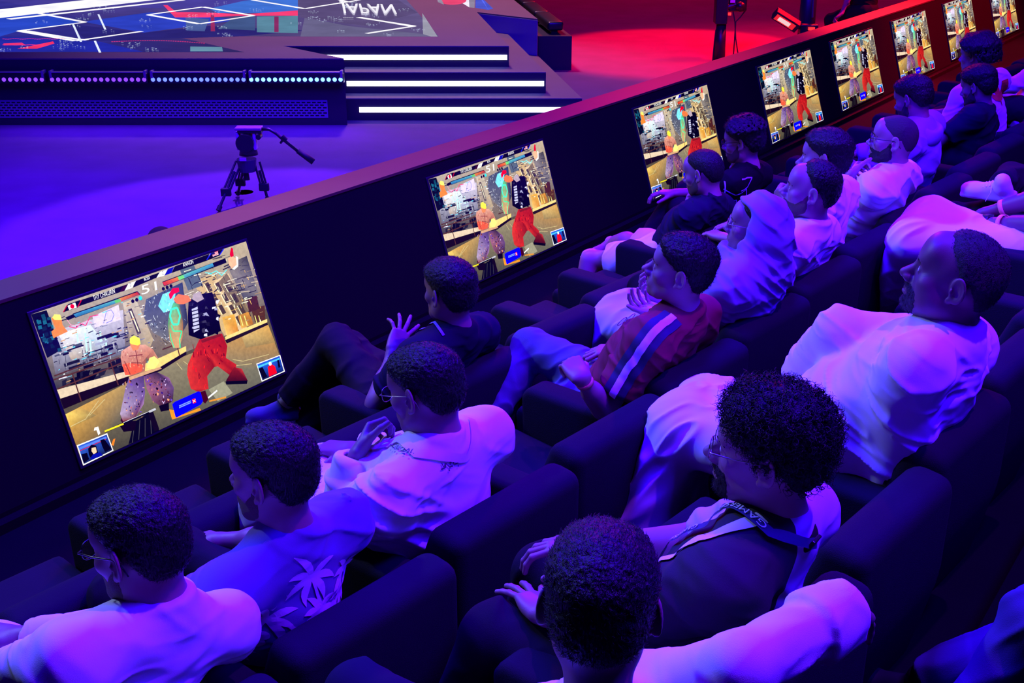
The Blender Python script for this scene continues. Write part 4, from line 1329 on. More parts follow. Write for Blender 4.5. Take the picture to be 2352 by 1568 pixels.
bm = bmesh.new(); c0 = tp(567, 375); add_tube(bm, [c0 + [0, 0, .035], c0 - [0, 0, .06]], [.075, .065], 20); fixn(bm); put(t_, 'bowl', bm, mat('tripod_bowl', (.03, .03, .06), .35))
bm = bmesh.new(); q0 = tp(558, 366, -.085); add_box(bm, q0, (.024, .004, .011)); tag(put(t_, 'white_label', bm, mat('pale_sticker', (.75, .72, .8), .5)), 'small white sticker')
bm = bmesh.new(); c1 = tp(570, 340); add_tube(bm, [c1 + [0, 0, .03], c1 - [0, 0, .05]], [.055, .072], 20); fixn(bm); put(t_, 'head_base', bm, M_tri, smooth=True)
bm = bmesh.new(); c2 = tp(566, 325); add_tube(bm, [c2 - [0, .07, 0], c2 + [0, .07, 0]], [.068, .068], 24); fixn(bm); put(t_, 'tilt_drum', bm, M_tri, smooth=False)
for q in (548, 586):
    bm = bmesh.new(); cc = tp(q, 322); add_box(bm, cc, (.012, .035, .07), bev=.008); tag(put(t_, 'silver_bracket', bm, mat('silver', (.6, .56, .6), .35)), 'pale silver bracket')
bm = bmesh.new(); c3 = (tp(541, 292) + tp(602, 296)) / 2; add_box(bm, c3, (.098, .05, .010), bev=.004); tag(put(t_, 'camera_plate', bm, mat('plate_grey', (.35, .2, .26), .45)), 'flat grey camera plate')
bm = bmesh.new(); add_box(bm, c3 - [-.01, 0, .022], (.090, .042, .012), bev=.004); put(t_, 'plate_clamp', bm, M_tri)
bm = bmesh.new(); c4 = tp(596, 312); add_tube(bm, [c4 - [0, .05, 0], c4 + [0, .02, 0]], .02, 12); fixn(bm); put(t_, 'lock_knob', bm, M_tri)
bm = bmesh.new(); add_tube(bm, [tp(598, 296), tp(618, 297), tp(634, 306), tp(645, 316), tp(690, 352)], .012, 10); fixn(bm); ph = put(t_, 'pan_handle', bm, M_tri, smooth=True)
bm = bmesh.new(); add_tube(bm, [tp(684, 346), tp(720, 372)], [.021, .024], 14); fixn(bm); put(ph, 'grip', bm, M_rub, smooth=True)
bm = bmesh.new(); add_tube(bm, [tp(652, 318), tp(644, 329)], [.012, .008], 8); add_tube(bm, [tp(648, 312), tp(658, 322)], [.016, .016], 10); fixn(bm); put(ph, 'clamp_lever', bm, M_tri)
bm = bmesh.new(); c5 = tp(565, 395); add_tube(bm, [c5, c5 - [0, 0, .06]], [.02, .026], 10); fixn(bm); put(t_, 'bowl_clamp', bm, M_tri)
# small bottle-like battery behind the tripod
bm = bmesh.new(); c6 = aty(563, 470, 9.3); add_tube(bm, [(c6[0], c6[1], ZF), (c6[0], c6[1], c6[2] + .04), (c6[0], c6[1], c6[2] + .07)], [.075, .075, .05], 16); fixn(bm)
tag(put(None, 'equipment_case', bm, M_tri), 'short dark cylindrical case on the floor behind the tripod', 'case')
# dark rounded cap of unknown kind just above the ledge
bm = bmesh.new(); c7 = aty(366, 532, 5.95 + .25)
r = bmesh.ops.create_uvsphere(bm, u_segments=24, v_segments=14, radius=1)
for v in r['verts']: v.co = Vector((c7[0] + v.co.x * .065, c7[1] + v.co.y * .09, c7[2] - .03 + v.co.z * .055))
hood = put(None, 'dark_cap', bm, mat('cap_black', (.008, .008, .01), .95, bump=.5, bscale=300), smooth=True)
tag(hood, 'dark rounded cap peeping over the ledge at the left', 'dark_cap')
bm = bmesh.new(); add_tube(bm, [(c7[0], c7[1], ZF), (c7[0], c7[1], c7[2] - .03)], .012, 8); add_tube(bm, [(c7[0], c7[1], ZF), (c7[0], c7[1], ZF + .02)], .13, 20); fixn(bm)
put(hood, 'stand', bm, M_tri)

# ------------------------------------------------------------------ broadcast cameras on pedestals, red side
def cam_stand(px, yy, base_y, nm, label, variant):
    T = lambda x, y, dy=0.0: aty(x, y, yy + dy)
    if variant == 0:
        f = T(1650, 138)
        o = thing('camera_pedestal', label, 'camera stand', (float(f[0]), yy, ZF))
        bm = bmesh.new(); p = T(1657, 55); add_tube(bm, [(p[0], p[1], ZF), (p[0], p[1], p[2])], [.075, .062], 18); fixn(bm); put(o, 'column', bm, M_tri, smooth=True)
        bm = bmesh.new(); add_tube(bm, [(p[0], p[1], p[2] - .02), (p[0], p[1], p[2] + .25)], [.045, .045], 18); fixn(bm); put(o, 'inner_column', bm, M_metal, smooth=True)
        bm = bmesh.new(); a = T(1648, 50); b = T(1664, -10); c_ = (a + b) / 2; add_box(bm, c_, (.075, .10, abs(b[2] - a[2]) / 2 + .02), bev=.01); put(o, 'pan_head', bm, M_tri)
        bm = bmesh.new(); c_ = T(1692, 6, .1); add_box(bm, c_, (.115, .12, .10), bev=.02); add_tube(bm, [T(1660, 20), T(1690, 10)], .03, 8); cm_ = put(o, 'camera_body', bm, M_black)
        bm = bmesh.new(); add_tube(bm, [c_ + [.02, -.2, -.03], c_ + [.02, -.1, -.02]], [.06, .05], 16); fixn(bm); put(cm_, 'lens', bm, M_black, smooth=True)
        bm = bmesh.new(); c_ = T(1683, 2, -.06); add_box(bm, c_, (.03, .01, .022)); tag(put(cm_, 'pale_label', bm, mat('pale_sticker', (.75, .72, .8), .5)), 'pale label')
        bm = bmesh.new(); add_box(bm, T(1676, 32, -.1), (.018, .01, .016)); tag(put(cm_, 'tally_lamp', bm, mat('red_lamp', (.5, 0, 0), .4, emit=(1, .02, .02), estr=2.5)), 'small lit red lamp')
        for pts in ([T(1655, 52), T(1644, 70), T(1641, 95), T(1637, 138)], [T(1683, 22), T(1688, 50), T(1690, 90), T(1696, 130)], [T(1712, 0), T(1714, 22), T(1700, 40), T(1690, 50)]):
            bm = bmesh.new(); pp = [p_ for p_ in pts]; pp.append(pp[-1] + [0, 0, -.9]); add_tube(bm, pp if pts[0][2] < 9 else pp, .008, 6); fixn(bm); put(o, 'cable', bm, M_rub, smooth=True)
    else:
        f = T(1856, 66)
        o = thing('camera_pedestal', label, 'camera stand', (float(f[0]), yy, ZF))
        p = T(1858, 0)
        bm = bmesh.new(); add_tube(bm, [(p[0], p[1], ZF), (p[0], p[1], p[2] + .6)], [.10, .085], 18); fixn(bm); put(o, 'column', bm, M_tri, smooth=True)
        bm = bmesh.new(); add_tube(bm, [T(1866, 40, -.1), T(1869, -20, -.1)], .012, 8); fixn(bm); put(o, 'brake_rail', bm, M_tube)
        bm = bmesh.new(); add_tube(bm, [T(1825, 58, -.15), T(1848, 62, -.12), T(1868, 68, -.1)], [.03, .04, .05], 10); add_box(bm, T(1856, 66, -.12), (.10, .06, .05), bev=.01); fixn(bm); br = put(o, 'bracket', bm, M_black)
        bm = bmesh.new(); add_box(bm, T(1864, 66, -.2), (.035, .01, .016)); tag(put(br, 'indicator_lamp', bm, mat('red_lamp', (.5, 0, 0), .4, emit=(1, .02, .02), estr=2.5)), 'lit red indicator')
        a = T(1790, 36, -.2); b = T(1822, 56, -.2); c_ = (a + b) / 2
        X_ = nz(b - a); Y_ = nz(np.cross([0, .75, .65], X_)); Z_ = np.cross(X_, Y_)
        R_ = np.stack([X_, Y_, Z_], 1)
        bm = bmesh.new(); add_box(bm, c_, (.16, .06, .045), R_, bev=.01); mo = put(o, 'control_monitor', bm, M_black)
        sgn = -1 if (Z_ @ np.array([0, 1, 0])) > 0 else 1
        bm = bmesh.new(); add_box(bm, c_ + Z_ * sgn * .046 - X_ * .01, (.125, .040, .002), R_); tag(put(mo, 'red_keys', bm, mat('red_keys', (.3, .01, .01), .4, emit=(1, .02, .03), estr=.8)), 'red lit key panel')
        bm = bmesh.new(); add_box(bm, c_ + Z_ * sgn * .049 - X_ * .02, (.075, .026, .002), R_); tag(put(mo, 'display', bm, mat('cream_display', (.6, .5, .3), .4, emit=(1, .72, .45), estr=.85)), 'small cream lit display')
        bm = bmesh.new(); add_tube(bm, [T(1822, 54, -.2), T(1850, 58, -.12)], .014, 8); fixn(bm); put(o, 'arm', bm, M_tri)
cam_stand(1650, 15.6, 138, 'a', 'black camera pedestal with a camera and hanging cables on the red floor', 0)
cam_stand(1856, 13.9, 66, 'b', 'dark camera pedestal with a small lit control panel beside the operator', 1)
# ------------------------------------------------------------------ people
B3 = np.stack([DV, NV, UV], 1)                    # right, forward, up of somebody facing the stage
SKIN = [mat('skin_light', (.31, .15, .18), .50, bump=.08, bscale=500, var=.05, spec=.4), mat('skin_tan', (.22, .10, .125), .50, bump=.08, bscale=500, var=.05, spec=.4), mat('skin_brown', (.14, .055, .075), .48, bump=.08, bscale=500, var=.05, spec=.4)]
M_hair = mat('black_hair', (.004, .003, .005), .5, bump=.6, bscale=260, stretch=(1, 1, .25), spec=.35)
M_beard = mat('dark_beard', (.022, .012, .014), .7, bump=.8, bscale=500)
M_shave = mat('shaved_hair', (.028, .015, .020), .75, bump=.6, bscale=600)
M_stub = mat('stubble', (.12, .065, .05), .75, bump=.8, bscale=600)
M_white = mat('white_cotton', (.78, .76, .80), .85, bump=.12, bscale=700)
M_thobe = mat('white_robe_cloth', (.80, .78, .82), .8, bump=.10, bscale=600)
M_blackc = mat('black_cotton', (.006, .004, .008), .9, bump=.15, bscale=600, spec=.12)
M_navy = mat('navy_cotton', (.008, .006, .022), .9, bump=.15, bscale=600, spec=.12)
M_jean = mat('blue_denim', (.07, .08, .17), .85, bump=.25, bscale=600, var=.25, vscale=14)
M_dtrou = mat('dark_trousers', (.010, .007, .014), .9, bump=.2, bscale=500, spec=.12)
M_eye = mat('eye_white', (.75, .72, .72), .2)
M_iris = mat('dark_iris', (.015, .008, .006), .15)
M_frame = mat('black_frame', (.012, .010, .012), .3)
M_gframe = mat('thin_metal_frame', (.35, .28, .26), .3, metal=.8)
M_lens = bpy.data.materials.new('lens_glass'); M_lens.use_nodes = True
_nt = M_lens.node_tree; _nt.nodes.clear()
_o = _nt.nodes.new('ShaderNodeOutputMaterial'); _m = _nt.nodes.new('ShaderNodeMixShader'); _t = _nt.nodes.new('ShaderNodeBsdfTransparent'); _g = _nt.nodes.new('ShaderNodeBsdfGlossy'); _f = _nt.nodes.new('ShaderNodeFresnel')
_g.inputs['Roughness'].default_value = .05
_nt.links.new(_f.outputs[0], _m.inputs[0]); _nt.links.new(_t.outputs[0], _m.inputs[1]); _nt.links.new(_g.outputs[0], _m.inputs[2]); _nt.links.new(_m.outputs[0], _o.inputs[0])

def ridge(A, M, fr, seed, rot=0.0):
    """cloth folds: ridged noise stretched along the frame's axes"""
    c, s_ = math.cos(rot), math.sin(rot)
    M2 = np.stack([M[:, 0] * c + M[:, 2] * s_, M[:, 1], -M[:, 0] * s_ + M[:, 2] * c], 1)
    fr = np.array(fr, float)
    def f(P):
        q = (P @ M2) * fr + seed
        q = q + .5 * np.stack([noise3(q * .6 + 9), noise3(q * .6 + 3), noise3(q * .6 + 17)], 1)
        n = noise3(q)
        m = np.clip(noise3(q * .31 + 40) * 2.2 - .35, 0, 1)
        return -A * m * np.maximum(1.13 - np.sqrt((2 * n - 1) ** 2 + .018), 0) ** 3.5
    return f

def mixf(*fs): return lambda P: sum(f(P) for f in fs)

HAIRS = {
 'high': dict(poly=[(.050, .086), (.03, .15), (-.2, .2), (-.2, -.045), (-.055, -.060), (-.036, -.02), (-.010, .014), (.004, -.012), (.014, -.012), (.020, .02), (.030, .045), (.040, .070)], top=.012, side=.005, front=.5),
 'short': dict(poly=[(.073, .064), (.06, .14), (-.2, .2), (-.2, -.045), (-.055, -.060), (-.036, -.02), (-.010, .014), (.004, -.012), (.016, -.014), (.024, .02), (.048, .040)], top=.016, side=.005, front=.35),
 'thick': dict(poly=[(.078, .058), (.10, .10), (.06, .16), (-.2, .2), (-.2, -.045), (-.060, -.064), (-.036, -.02), (-.010, .014), (.004, -.018), (.016, -.018), (.026, .02), (.050, .036)], top=.030, side=.010, front=.3),
 'buzz': dict(poly=[(.070, .070), (.06, .14), (-.2, .2), (-.2, -.045), (-.055, -.060), (-.036, -.02), (-.010, .014), (.004, -.008), (.014, -.008), (.022, .02), (.044, .046)], top=.005, side=.003, front=.5),
 'receding': dict(poly=[(.035, .090), (.02, .15), (-.2, .2), (-.2, -.045), (-.055, -.060), (-.036, -.02), (-.010, .014), (.004, -.008), (.014, -.006), (.018, .03), (.020, .06)], top=.007, side=.004, front=.2),
 'fade': dict(poly=[(.078, .060), (.10, .10), (.05, .15), (-.2, .2), (-.2, -.045), (-.055, -.060), (-.036, -.02), (-.010, .014), (.004, -.012), (.016, -.012), (.024, .02), (.050, .040)], top=.026, side=.003, front=.35),
}
BEARD = [(.002, .0), (.014, .0), (.024, -.022), (.050, -.048), (.074, -.049), (.088, -.042), (.13, -.043), (.13, -.13), (.03, -.13), (-.02, -.085), (-.012, -.04)]
MUST = [(.070, -.046), (.090, -.040), (.13, -.041), (.13, -.13), (.055, -.13), (.060, -.07)]

def shoe_prims(S, an, fd, up, sc=1.0):
    r = nz(np.cross(fd, up)); u = np.cross(r, fd)
    R_ = np.stack([r, fd, u], 1)
    S.box(an + (fd * .065 - u * .062) * sc, np.array([.040, .125, .012]) * sc, R_, rd=.011 * sc, k=.004)
    S.ell(an + (fd * .125 - u * .040) * sc, np.array([.042, .068, .032]) * sc, R_, k=.02)
    S.ell(an + (fd * .02 - u * .030) * sc, np.array([.036, .075, .042]) * sc, R_, k=.03)
    S.cone(an - fd * .01 * sc, an + (u * .025 - fd * .008) * sc, .037 * sc, .036 * sc, k=.02)

def tube_part(parent, name, pts, r, m, n=8, label=None):
    bm = bmesh.new(); add_tube(bm, pts, r, n); fixn(bm)
    o = put(parent, name, bm, m, smooth=True)
    if label: o['label'] = label
    return o

def ring_part(parent, name, c, axis, ra, hgt, m, th=.002, label=None, rb=None):
    """flat band round a wrist"""
    x, y, a = frame(axis); rb = rb or ra
    bm = bmesh.new(); N = 28
    rows_ = []
    for (rr, z) in ((ra, -hgt / 2), (ra + th, -hgt / 2), (ra + th, hgt / 2), (ra, hgt / 2)):
        k_ = rr / ra
        rows_.append([bm.verts.new(tuple(np.array(c) + a * z + x * ra * k_ * math.cos(6.28318 * i / N) + y * rb * k_ * math.sin(6.28318 * i / N))) for i in range(N)])
    for j in range(4):
        A_, B_ = rows_[j], rows_[(j + 1) % 4]
        for i in range(N): bm.faces.new((A_[i], A_[(i + 1) % N], B_[(i + 1) % N], B_[i]))
    fixn(bm)
    o = put(parent, name, bm, m, smooth=True)
    if label: o['label'] = label
    return o

def person(label, row, s, head, ang=(0, 0, 0), hsc=1.0, hk={}, hair='short', beard=None, glasses=None, girth=1.0, shw=.185,
           tyaw=0.0, hip_y=.38, hip_z=.52, la=None, ra=None, ll=None, rl=None, top='tee', topm=None, bottom='trousers', botm=None,
           skin=1, near=False, fold=.010, shoes=True, sleeve=None, seed=1, hairstr=0, nodetail=False, nohead=False, tops=None, curls=0,
           collar=True, armg=1.0, shoem=None, headwear=None, hairm=None, neckdrop=.165, shdrop=.05):
    zf, wb = ROWS[row]
    r0 = np.random.RandomState(seed)
    def Lp(x, y, z): return W(s + x, wb - y, zf + z)
    def J(v):
        v = tuple(v)
        if v[0] == 'l': return Lp(*v[1:])
        return atw(v[0], v[1], wb - v[2])
    def fit(P0, par, lo, hi):
        """keep a joint on its line of sight but at bone length from its parent"""
        d_ = np.linalg.norm(P0 - par)
        if lo <= d_ <= hi: return P0
        L_ = lo if d_ < lo else hi
        r_ = P0 / np.linalg.norm(P0)
        b_ = par @ r_; c_ = par @ par - L_ * L_
        disc = b_ * b_ - c_
        if disc < 0: return par + nz(r_ * b_ - par) * L_
        roots = [b_ - math.sqrt(disc), b_ + math.sqrt(disc)]
        t0 = np.linalg.norm(P0)
        return r_ * min(roots, key=lambda v: abs(v - t0))
    Hc = J(head)
    Rh = B3 @ rotz(math.radians(ang[0])) @ rotx(math.radians(ang[1])) @ roty(math.radians(ang[2]))
    hip = Lp(0, hip_y, hip_z)
    N0 = Hc + Rh @ np.array([0, -.030, -.085]) * hsc - UV * (neckdrop - .085) * 1.0
    t = nz(N0 - hip)
    fT = rotz(math.radians(tyaw)) @ NV
    fT = nz(fT - t * (fT @ t)); rT = np.cross(fT, t)
    MT = np.stack([rT, fT, t], 1)
    g = girth
    C = N0 - t * .19; Bc = hip + t * .15
    sh = {q: N0 - t * shdrop - fT * .008 + rT * q * shw for q in (-1, 1)}
    root = thing('person', label, 'person', Lp(0, hip_y, 0))
    hs = .0029 if near else .0040
    hc_ = .0050 if near else .0065
    # ---- arms
    def dflt(q): return dict(w=('l', q * .12, hip_y + .34, hip_z + .13), hint=(q * 1.0, -.3, -.8), f=(-q * .4, .9, 0), b=(0, 0, 1), curl=.5)
    arms = {}
    for q, a in ((-1, la), (1, ra)):
        d = dflt(q)
        if a: d.update(a)
        wr = J(d['w'])
        l1, l2 = .285, .255
        if d['w'][0] != 'l' and 'e' not in d: wr = fit(wr, sh[q], .20, .52)
        if 'e' in d:
            el = fit(J(d['e']), sh[q], .24 * armg ** .5, .31 * armg ** .5)
            wr = fit(wr, el, .22, .28 * armg ** .5)
        else:
            hint = B3 @ np.array(d['hint'], float)
            el = ik(sh[q], wr, l1, l2, hint)
        if 'to' in d: fw_ = nz(J(d['to']) - wr)
        else: fw_ = nz(B3 @ np.array(d['f'], float))
        bk = B3 @ np.array(d['b'], float)
        arms[q] = (sh[q], el, wr, fw_, bk, d)
    # ---- skin
    S = Sdf()
    if not nohead:
        H = Head(Hc, Rh, hsc, **hk); H.build(S)
        nr = .052 + .012 * (g - 1)
        S.cone(H.w(0, -.022, -.045), N0 + t * .02, nr * hsc, nr * hsc * 1.06, k=.03)
        S.cone(N0 + t * .02, N0 - t * .06, nr, .06, k=.03)
    S.cone(N0 - t * .05, hip, .05, .05, k=.03)
    S.cone(sh[-1], sh[1], .032, .032, k=.04)
    for q in (-1, 1):
        a, e_, w_, fw_, bk, d = arms[q]
        S.cone(a, e_, .038 * armg, .036 * armg, k=.02)
        u = nz(w_ - e_)
        S.cone(e_, w_, .035 * armg, .0235 * armg, k=.02)
        S.cone(e_ + u * .03, e_ + u * .12, .040 * armg, .033 * armg, k=.03)
        S.cone(w_ - u * .02, w_ + fw_ * .02, .0225, .020, k=.02, fn=bk, ff=1.2)
        hand(S, w_, fw_, bk, 1 if q < 0 else -1, curl=d.get('curl', .5), spread=d.get('spread', .08), sc=d.get('hsc', 1.0), curls=d.get('curls'), thumb=d.get('thumb', (.7, .65, -.3)), tcurl=d.get('tcurl', .3))
    # ---- legs
    legs = {}
    for q, l in ((-1, ll), (1, rl)):
        d = dict(k=('l', q * .12, hip_y + .44, .54), a=('l', q * .12, hip_y + .50, .11), foot=(q * .1, 1, 0), fup=(0, 0, 1))
        if l: d.update(l)
        hj = hip + rT * q * .09 - UV * .01
        kn = J(d['k'])
        if d['k'][0] != 'l': kn = fit(kn, hj, .36, .48)
        an = J(d['a'])
        if d['a'][0] != 'l': an = fit(an, kn, .36, .46)
        elif l and 'a' not in l and d['k'][0] != 'l': an = kn + (Lp(0, 0, .11) - Lp(0, 0, 0)) * 0 + nz(Lp(0, .10, -.42) - Lp(0, 0, 0)) * .42
        legs[q] = (hj, kn, an, nz(B3 @ np.array(d['foot'], float)), nz(B3 @ np.array(d['fup'], float)))
    if bottom == 'shorts':
        for q in (-1, 1):
            hj, kn, an, fd, fu = legs[q]
            S.cone(hip, kn, .06, .055, k=.03); S.cone(kn, an, .055, .036, k=.03)
            u = nz(an - kn); S.cone(kn + u * .06, kn + u * .20, .054, .05, k=.04)
            S.cone(an, an + fd * .10 - fu * .03, .034, .03, k=.03)
    body = put(root, 'body', S.mesh(hs, 'body'), SKIN[skin], smooth=True)
    # ---- top
    topm = topm or M_white
    T = Sdf()
    T.cone(hip - t * .0, Bc, .150 * g, .145 * g, k=.06, fn=fT, ff=1.25)
    if g > 1.1: T.ell(Bc + fT * .05 * g, (.15 * g, .12 * g, .15), MT, k=.08)
    T.cone(Bc, C, .142 * g, .158 * g, k=.06, fn=fT, ff=1.30)
    T.cone(C, N0 - t * .075, .158 * g, .12 * g, k=.05, fn=fT, ff=1.45)
    T.cone(sh[-1] - t * .012, sh[1] - t * .012, .056 * g, .056 * g, k=.05)
    for q in (-1, 1):
        T.cone(N0 - t * .005, sh[q] - t * .002, .052, .054 * g, k=.05)
        a, e_, w_, fw_, bk, d = arms[q]
        long_ = (sleeve or {'tee': .62}.get(top, 1.0))
        ga = (.92 + .08 * g) * armg
        if long_ >= 1.0:
            cuff = d.get('cuff', .035)
            we = w_ - nz(w_ - e_) * cuff
            T.cone(a, e_, .060 * ga, .052 * ga, k=.045)
            T.cone(e_, e_ + (we - e_) * .8, .052 * ga, .044 * ga, k=.02)
            cr = d.get('cuffr', .043)
            T.flat(e_ + (we - e_) * .7, we, cr * ga, cr * 1.02 * ga, k=.02)
            T.flat(we - nz(w_ - e_) * .03, we + nz(w_ - e_) * .03, cr * .88 * ga, cr * .90 * ga, k=.003, op='s')
        else:
            se = a + (e_ - a) * long_; u = nz(e_ - a)
            T.cone(a, a + (se - a) * .5, .060 * ga, .060 * ga, k=.05)
            T.flat(a + (se - a) * .35, se, .058 * ga, .064 * ga, k=.03)
            T.flat(se - u * .03, se + u * .03, .057 * ga, .058 * ga, k=.003, op='s')
    if collar:
        nd = t if nohead else nz(H.w(0, -.022, -.045) - N0)
        Rn = np.stack([rT, nz(np.cross(nd, rT)), nd], 1) @ rotx(-.22)
        cp = N0 + nd * .020
        if collar == 'stand':
            T.flat(cp - nd * .03, cp + nd * .034, (.069 + .012 * (g - 1)) * hsc, (.065 + .012 * (g - 1)) * hsc, k=.012)
            T.flat(cp + nd * .016, cp + nd * .09, (.060 + .012 * (g - 1)) * hsc, (.060 + .012 * (g - 1)) * hsc, k=.003, op='s')
        else:
            T.torus(cp - nd * .002, Rn, .064 + .012 * (g - 1), .060 + .012 * (g - 1), .0085, k=.012)
    T.damp = fold * 1.6
    sd = seed * 3.17
    T.disp = mixf(ridge(fold * 1.5, MT, (3.5, 3.5, 15), sd, .65), ridge(fold * 1.2, MT, (4.5, 4.5, 22), sd + 5, -.45), ridge(fold * .6, MT, (10, 10, 40), sd + 9, .2))
    tm = T.mesh(hc_, 'top')
    top_o = put(root, {'tee': 'shirt', 'shirt': 'shirt', 'thobe': 'robe', 'hoodie': 'hoodie', 'polo': 'polo_shirt'}.get(top, 'shirt'), tm, topm, smooth=True)
    # ---- bottom
    Bt = Sdf()
    long_robe = bottom == 'robe'
    Bt.ell(hip - t * .02, (.165 * g, .14 * g, .12), MT, k=.05)
    Bt.damp = fold
    for q in (-1, 1):
        hj, kn, an, fd, fu = legs[q]
        u = nz(an - kn)
        if long_robe:
            Bt.cone(hj, kn, .100 * g, .078, k=.06)
            Bt.cone(kn, kn + (an - kn) * .85, .078, .085, k=.05)
        elif bottom == 'shorts':
            ke = hj + (kn - hj) * .70
            Bt.cone(hj, hj + (ke - hj) * .8, .092 * g, .082, k=.05)
            Bt.flat(hj + (ke - hj) * .5, ke, .078, .082, k=.03)
            Bt.flat(ke - nz(kn - hj) * .03, ke + nz(kn - hj) * .03, .072, .074, k=.003, op='s')
        else:
            Bt.cone(hj, kn, .090 * g, .064, k=.05)
            ae = kn + (an - kn) * .9
            Bt.cone(kn, kn + (ae - kn) * .8, .062, .054, k=.03)
            Bt.flat(kn + (ae - kn) * .6, ae, .052, .053, k=.02)
    if long_robe:
        ka, kb = legs[-1][1], legs[1][1]; aa, ab = legs[-1][2], legs[1][2]
        for tt in (.25, .5, .75):
            k_ = ka + (kb - ka) * tt; a_ = aa + (ab - aa) * tt
            Bt.cone(hip, k_, .085, .068, k=.06); Bt.cone(k_, k_ + (a_ - k_) * .85, .068, .075, k=.06)
    Mb = np.stack([rT, UV, fT], 1)
    Bt.disp = mixf(ridge(fold * 1.5, Mb, (8, 5, 10), sd + 2, .3), ridge(fold * 1.0, Mb, (16, 8, 18), sd + 4, -.4))
    bot_o = put(root, {'robe': 'robe_skirt', 'shorts': 'shorts'}.get(bottom, 'trousers'), Bt.mesh(hc_, 'bottom'), botm or M_dtrou, smooth=True)
    if shoes:
        for q in (-1, 1):
            hj, kn, an, fd, fu = legs[q]
            X = Sdf(); shoe_prims(X, an, fd, fu)
            put(root, 'shoe', X.mesh(.005, 'shoe'), shoem or M_black, smooth=True)
    out = dict(root=root, body=body, top=top_o, topmesh=tm, bot=bot_o, MT=MT, N0=N0, sh=sh, arms=arms, legs=legs, Hc=Hc, Rh=Rh, t=t, fT=fT, rT=rT, hip=hip, C=C)
    if nohead: return out
    out['H'] = H
    # ---- hair, beard, brows, eyes, glasses
    if hair:
        hd = dict(HAIRS[hair])
        tp_, sd_ = hd['top'], hd['side']
        if tops: tp_, sd_ = tops
        def thick(L):
            k = np.clip((L[:, 2] - .015) / .075, 0, 1); k = k * k * (3 - 2 * k)
            back = np.clip((-L[:, 1] - .02) / .08, 0, 1) * (1 if sd_ > .004 else .35)
            return sd_ + (tp_ - sd_) * np.maximum(k, back * .35)
        hm = H.shell(hd['poly'], thick, amp=(.0042 if tp_ > .03 else .0026) if tp_ > .01 else .0010, freq=(85 if tp_ > .03 else 170) if tp_ > .01 else 260, h=hs * 1.05, front=hd['front'])
        if hairstr:
            def keep(p, nm):
                Lq = H.loc(p); return (Lq @ np.array([0, 0, 1.0]) > -.05) & (np.einsum('ij,ij->i', nm, p - Hc) > 0)
            if curls:
                V1, F1 = strands(hm, curls, .024, .0016, lambda p: np.tile(Rh @ np.array([0, .3, -.2]), (len(p), 1)), lift=.5, jitter=.8, seed=seed, keep=lambda p, nm: keep(p, nm) & ((H.loc(p)[:, 2] > .0) | (r0.rand(len(p)) < .35)), curl=.0050, turns=1.4, seg=11)
                hm = join_hair(hm, V1, F1)
            V1, F1 = strands(hm, hairstr, max(.005, tp_ * .5), .0006, lambda p: np.tile(Rh @ np.array([0, .75, .1]), (len(p), 1)) + (p - Hc) * 2, lift=.22, jitter=.5, seed=seed, keep=keep)
            hm = join_hair(hm, V1, F1)
        put(root, 'hair', hm, hairm or M_hair, smooth=True)
    if beard:
        lipcut = lambda L: -(np.sqrt((L[:, 0] / .022) ** 2 + ((L[:, 2] + .0665) / .0085) ** 2) - 1) * .0085
        bth = {'full': .008, 'short': .0045, 'stubble': .0008, 'moustache': .0045}[beard]
        bm_ = H.shell(MUST if beard == 'moustache' else BEARD, lambda L: bth * np.ones(len(L)), amp=min(.0015, bth * .5), freq=260, h=hs * 1.05, cut=lipcut, lite=2, edge=.022)
        if near and beard != 'stubble':
            V1, F1 = strands(bm_, 2200, .0065, .00045, lambda p: np.tile(Rh @ np.array([0, .2, -.9]), (len(p), 1)), lift=.4, jitter=.6, seed=seed)
            bm_ = join_hair(bm_, V1, F1)
        put(root, 'beard', bm_, M_stub if beard == 'stubble' else M_beard, smooth=True)
    if not nodetail:
        for q in (-1, 1):
            Eb = Sdf()
            pts = [H.w(q * .014, .0925, .0200), H.w(q * .028, .0925, .0255), H.w(q * .041, .0850, .0245), H.w(q * .050, .0740, .0190)]
            for a, b in zip(pts, pts[1:]): Eb.cone(a, b, .0036 * hsc, .0034 * hsc, k=.003)
            put(root, 'eyebrow', Eb.mesh(.0018, 'eyebrow'), M_hair, smooth=True)
            bm = bmesh.new(); c_ = H.w(q * .032, .0755, .004)
            r_ = bmesh.ops.create_uvsphere(bm, u_segments=20, v_segments=14, radius=.0125 * hsc)
            fwd_ = Rh @ np.array([0, 1.0, .0])
            for f in bm.faces:
                cc = np.array(f.calc_center_median()); f.material_index = 1 if cc @ fwd_ > .0125 * hsc * .86 else 0
            for v in r_['verts']: v.co = v.co + Vector(c_)
            put(root, 'eye', bm, [M_eye, M_iris], smooth=True)
    if glasses:
        gm = {'dark': M_frame, 'thin': M_gframe, 'gold': M_gframe}[glasses]
        rr = .0018 if glasses == 'dark' else .0011
        gl_ = None
        def rim(q):
            out_ = []
            for k in range(21):
                a = 6.28318 * k / 20
                x = .0235 * np.sign(math.cos(a)) * abs(math.cos(a)) ** .75; z = .0195 * np.sign(math.sin(a)) * abs(math.sin(a)) ** .75
                out_.append(H.w(q * .0325 + x, .1075 - abs(q * .0325 + x) * .06, .0015 + z))
            return out_
        bm = bmesh.new()
        for q in (-1, 1):
            add_tube(bm, rim(q), rr, 6)
        add_tube(bm, [H.w(-.010, .106, .006), H.w(0, .109, .008), H.w(.010, .106, .006)], rr, 6)
        for q in (-1, 1):
            add_tube(bm, [H.w(q * .056, .103, .009), H.w(q * .071, .098, .010), H.w(q * .081, .05, .012), H.w(q * .084, -.008, .014), H.w(q * .086, -.030, .004), H.w(q * .084, -.042, -.018)], rr * 1.1, 6)
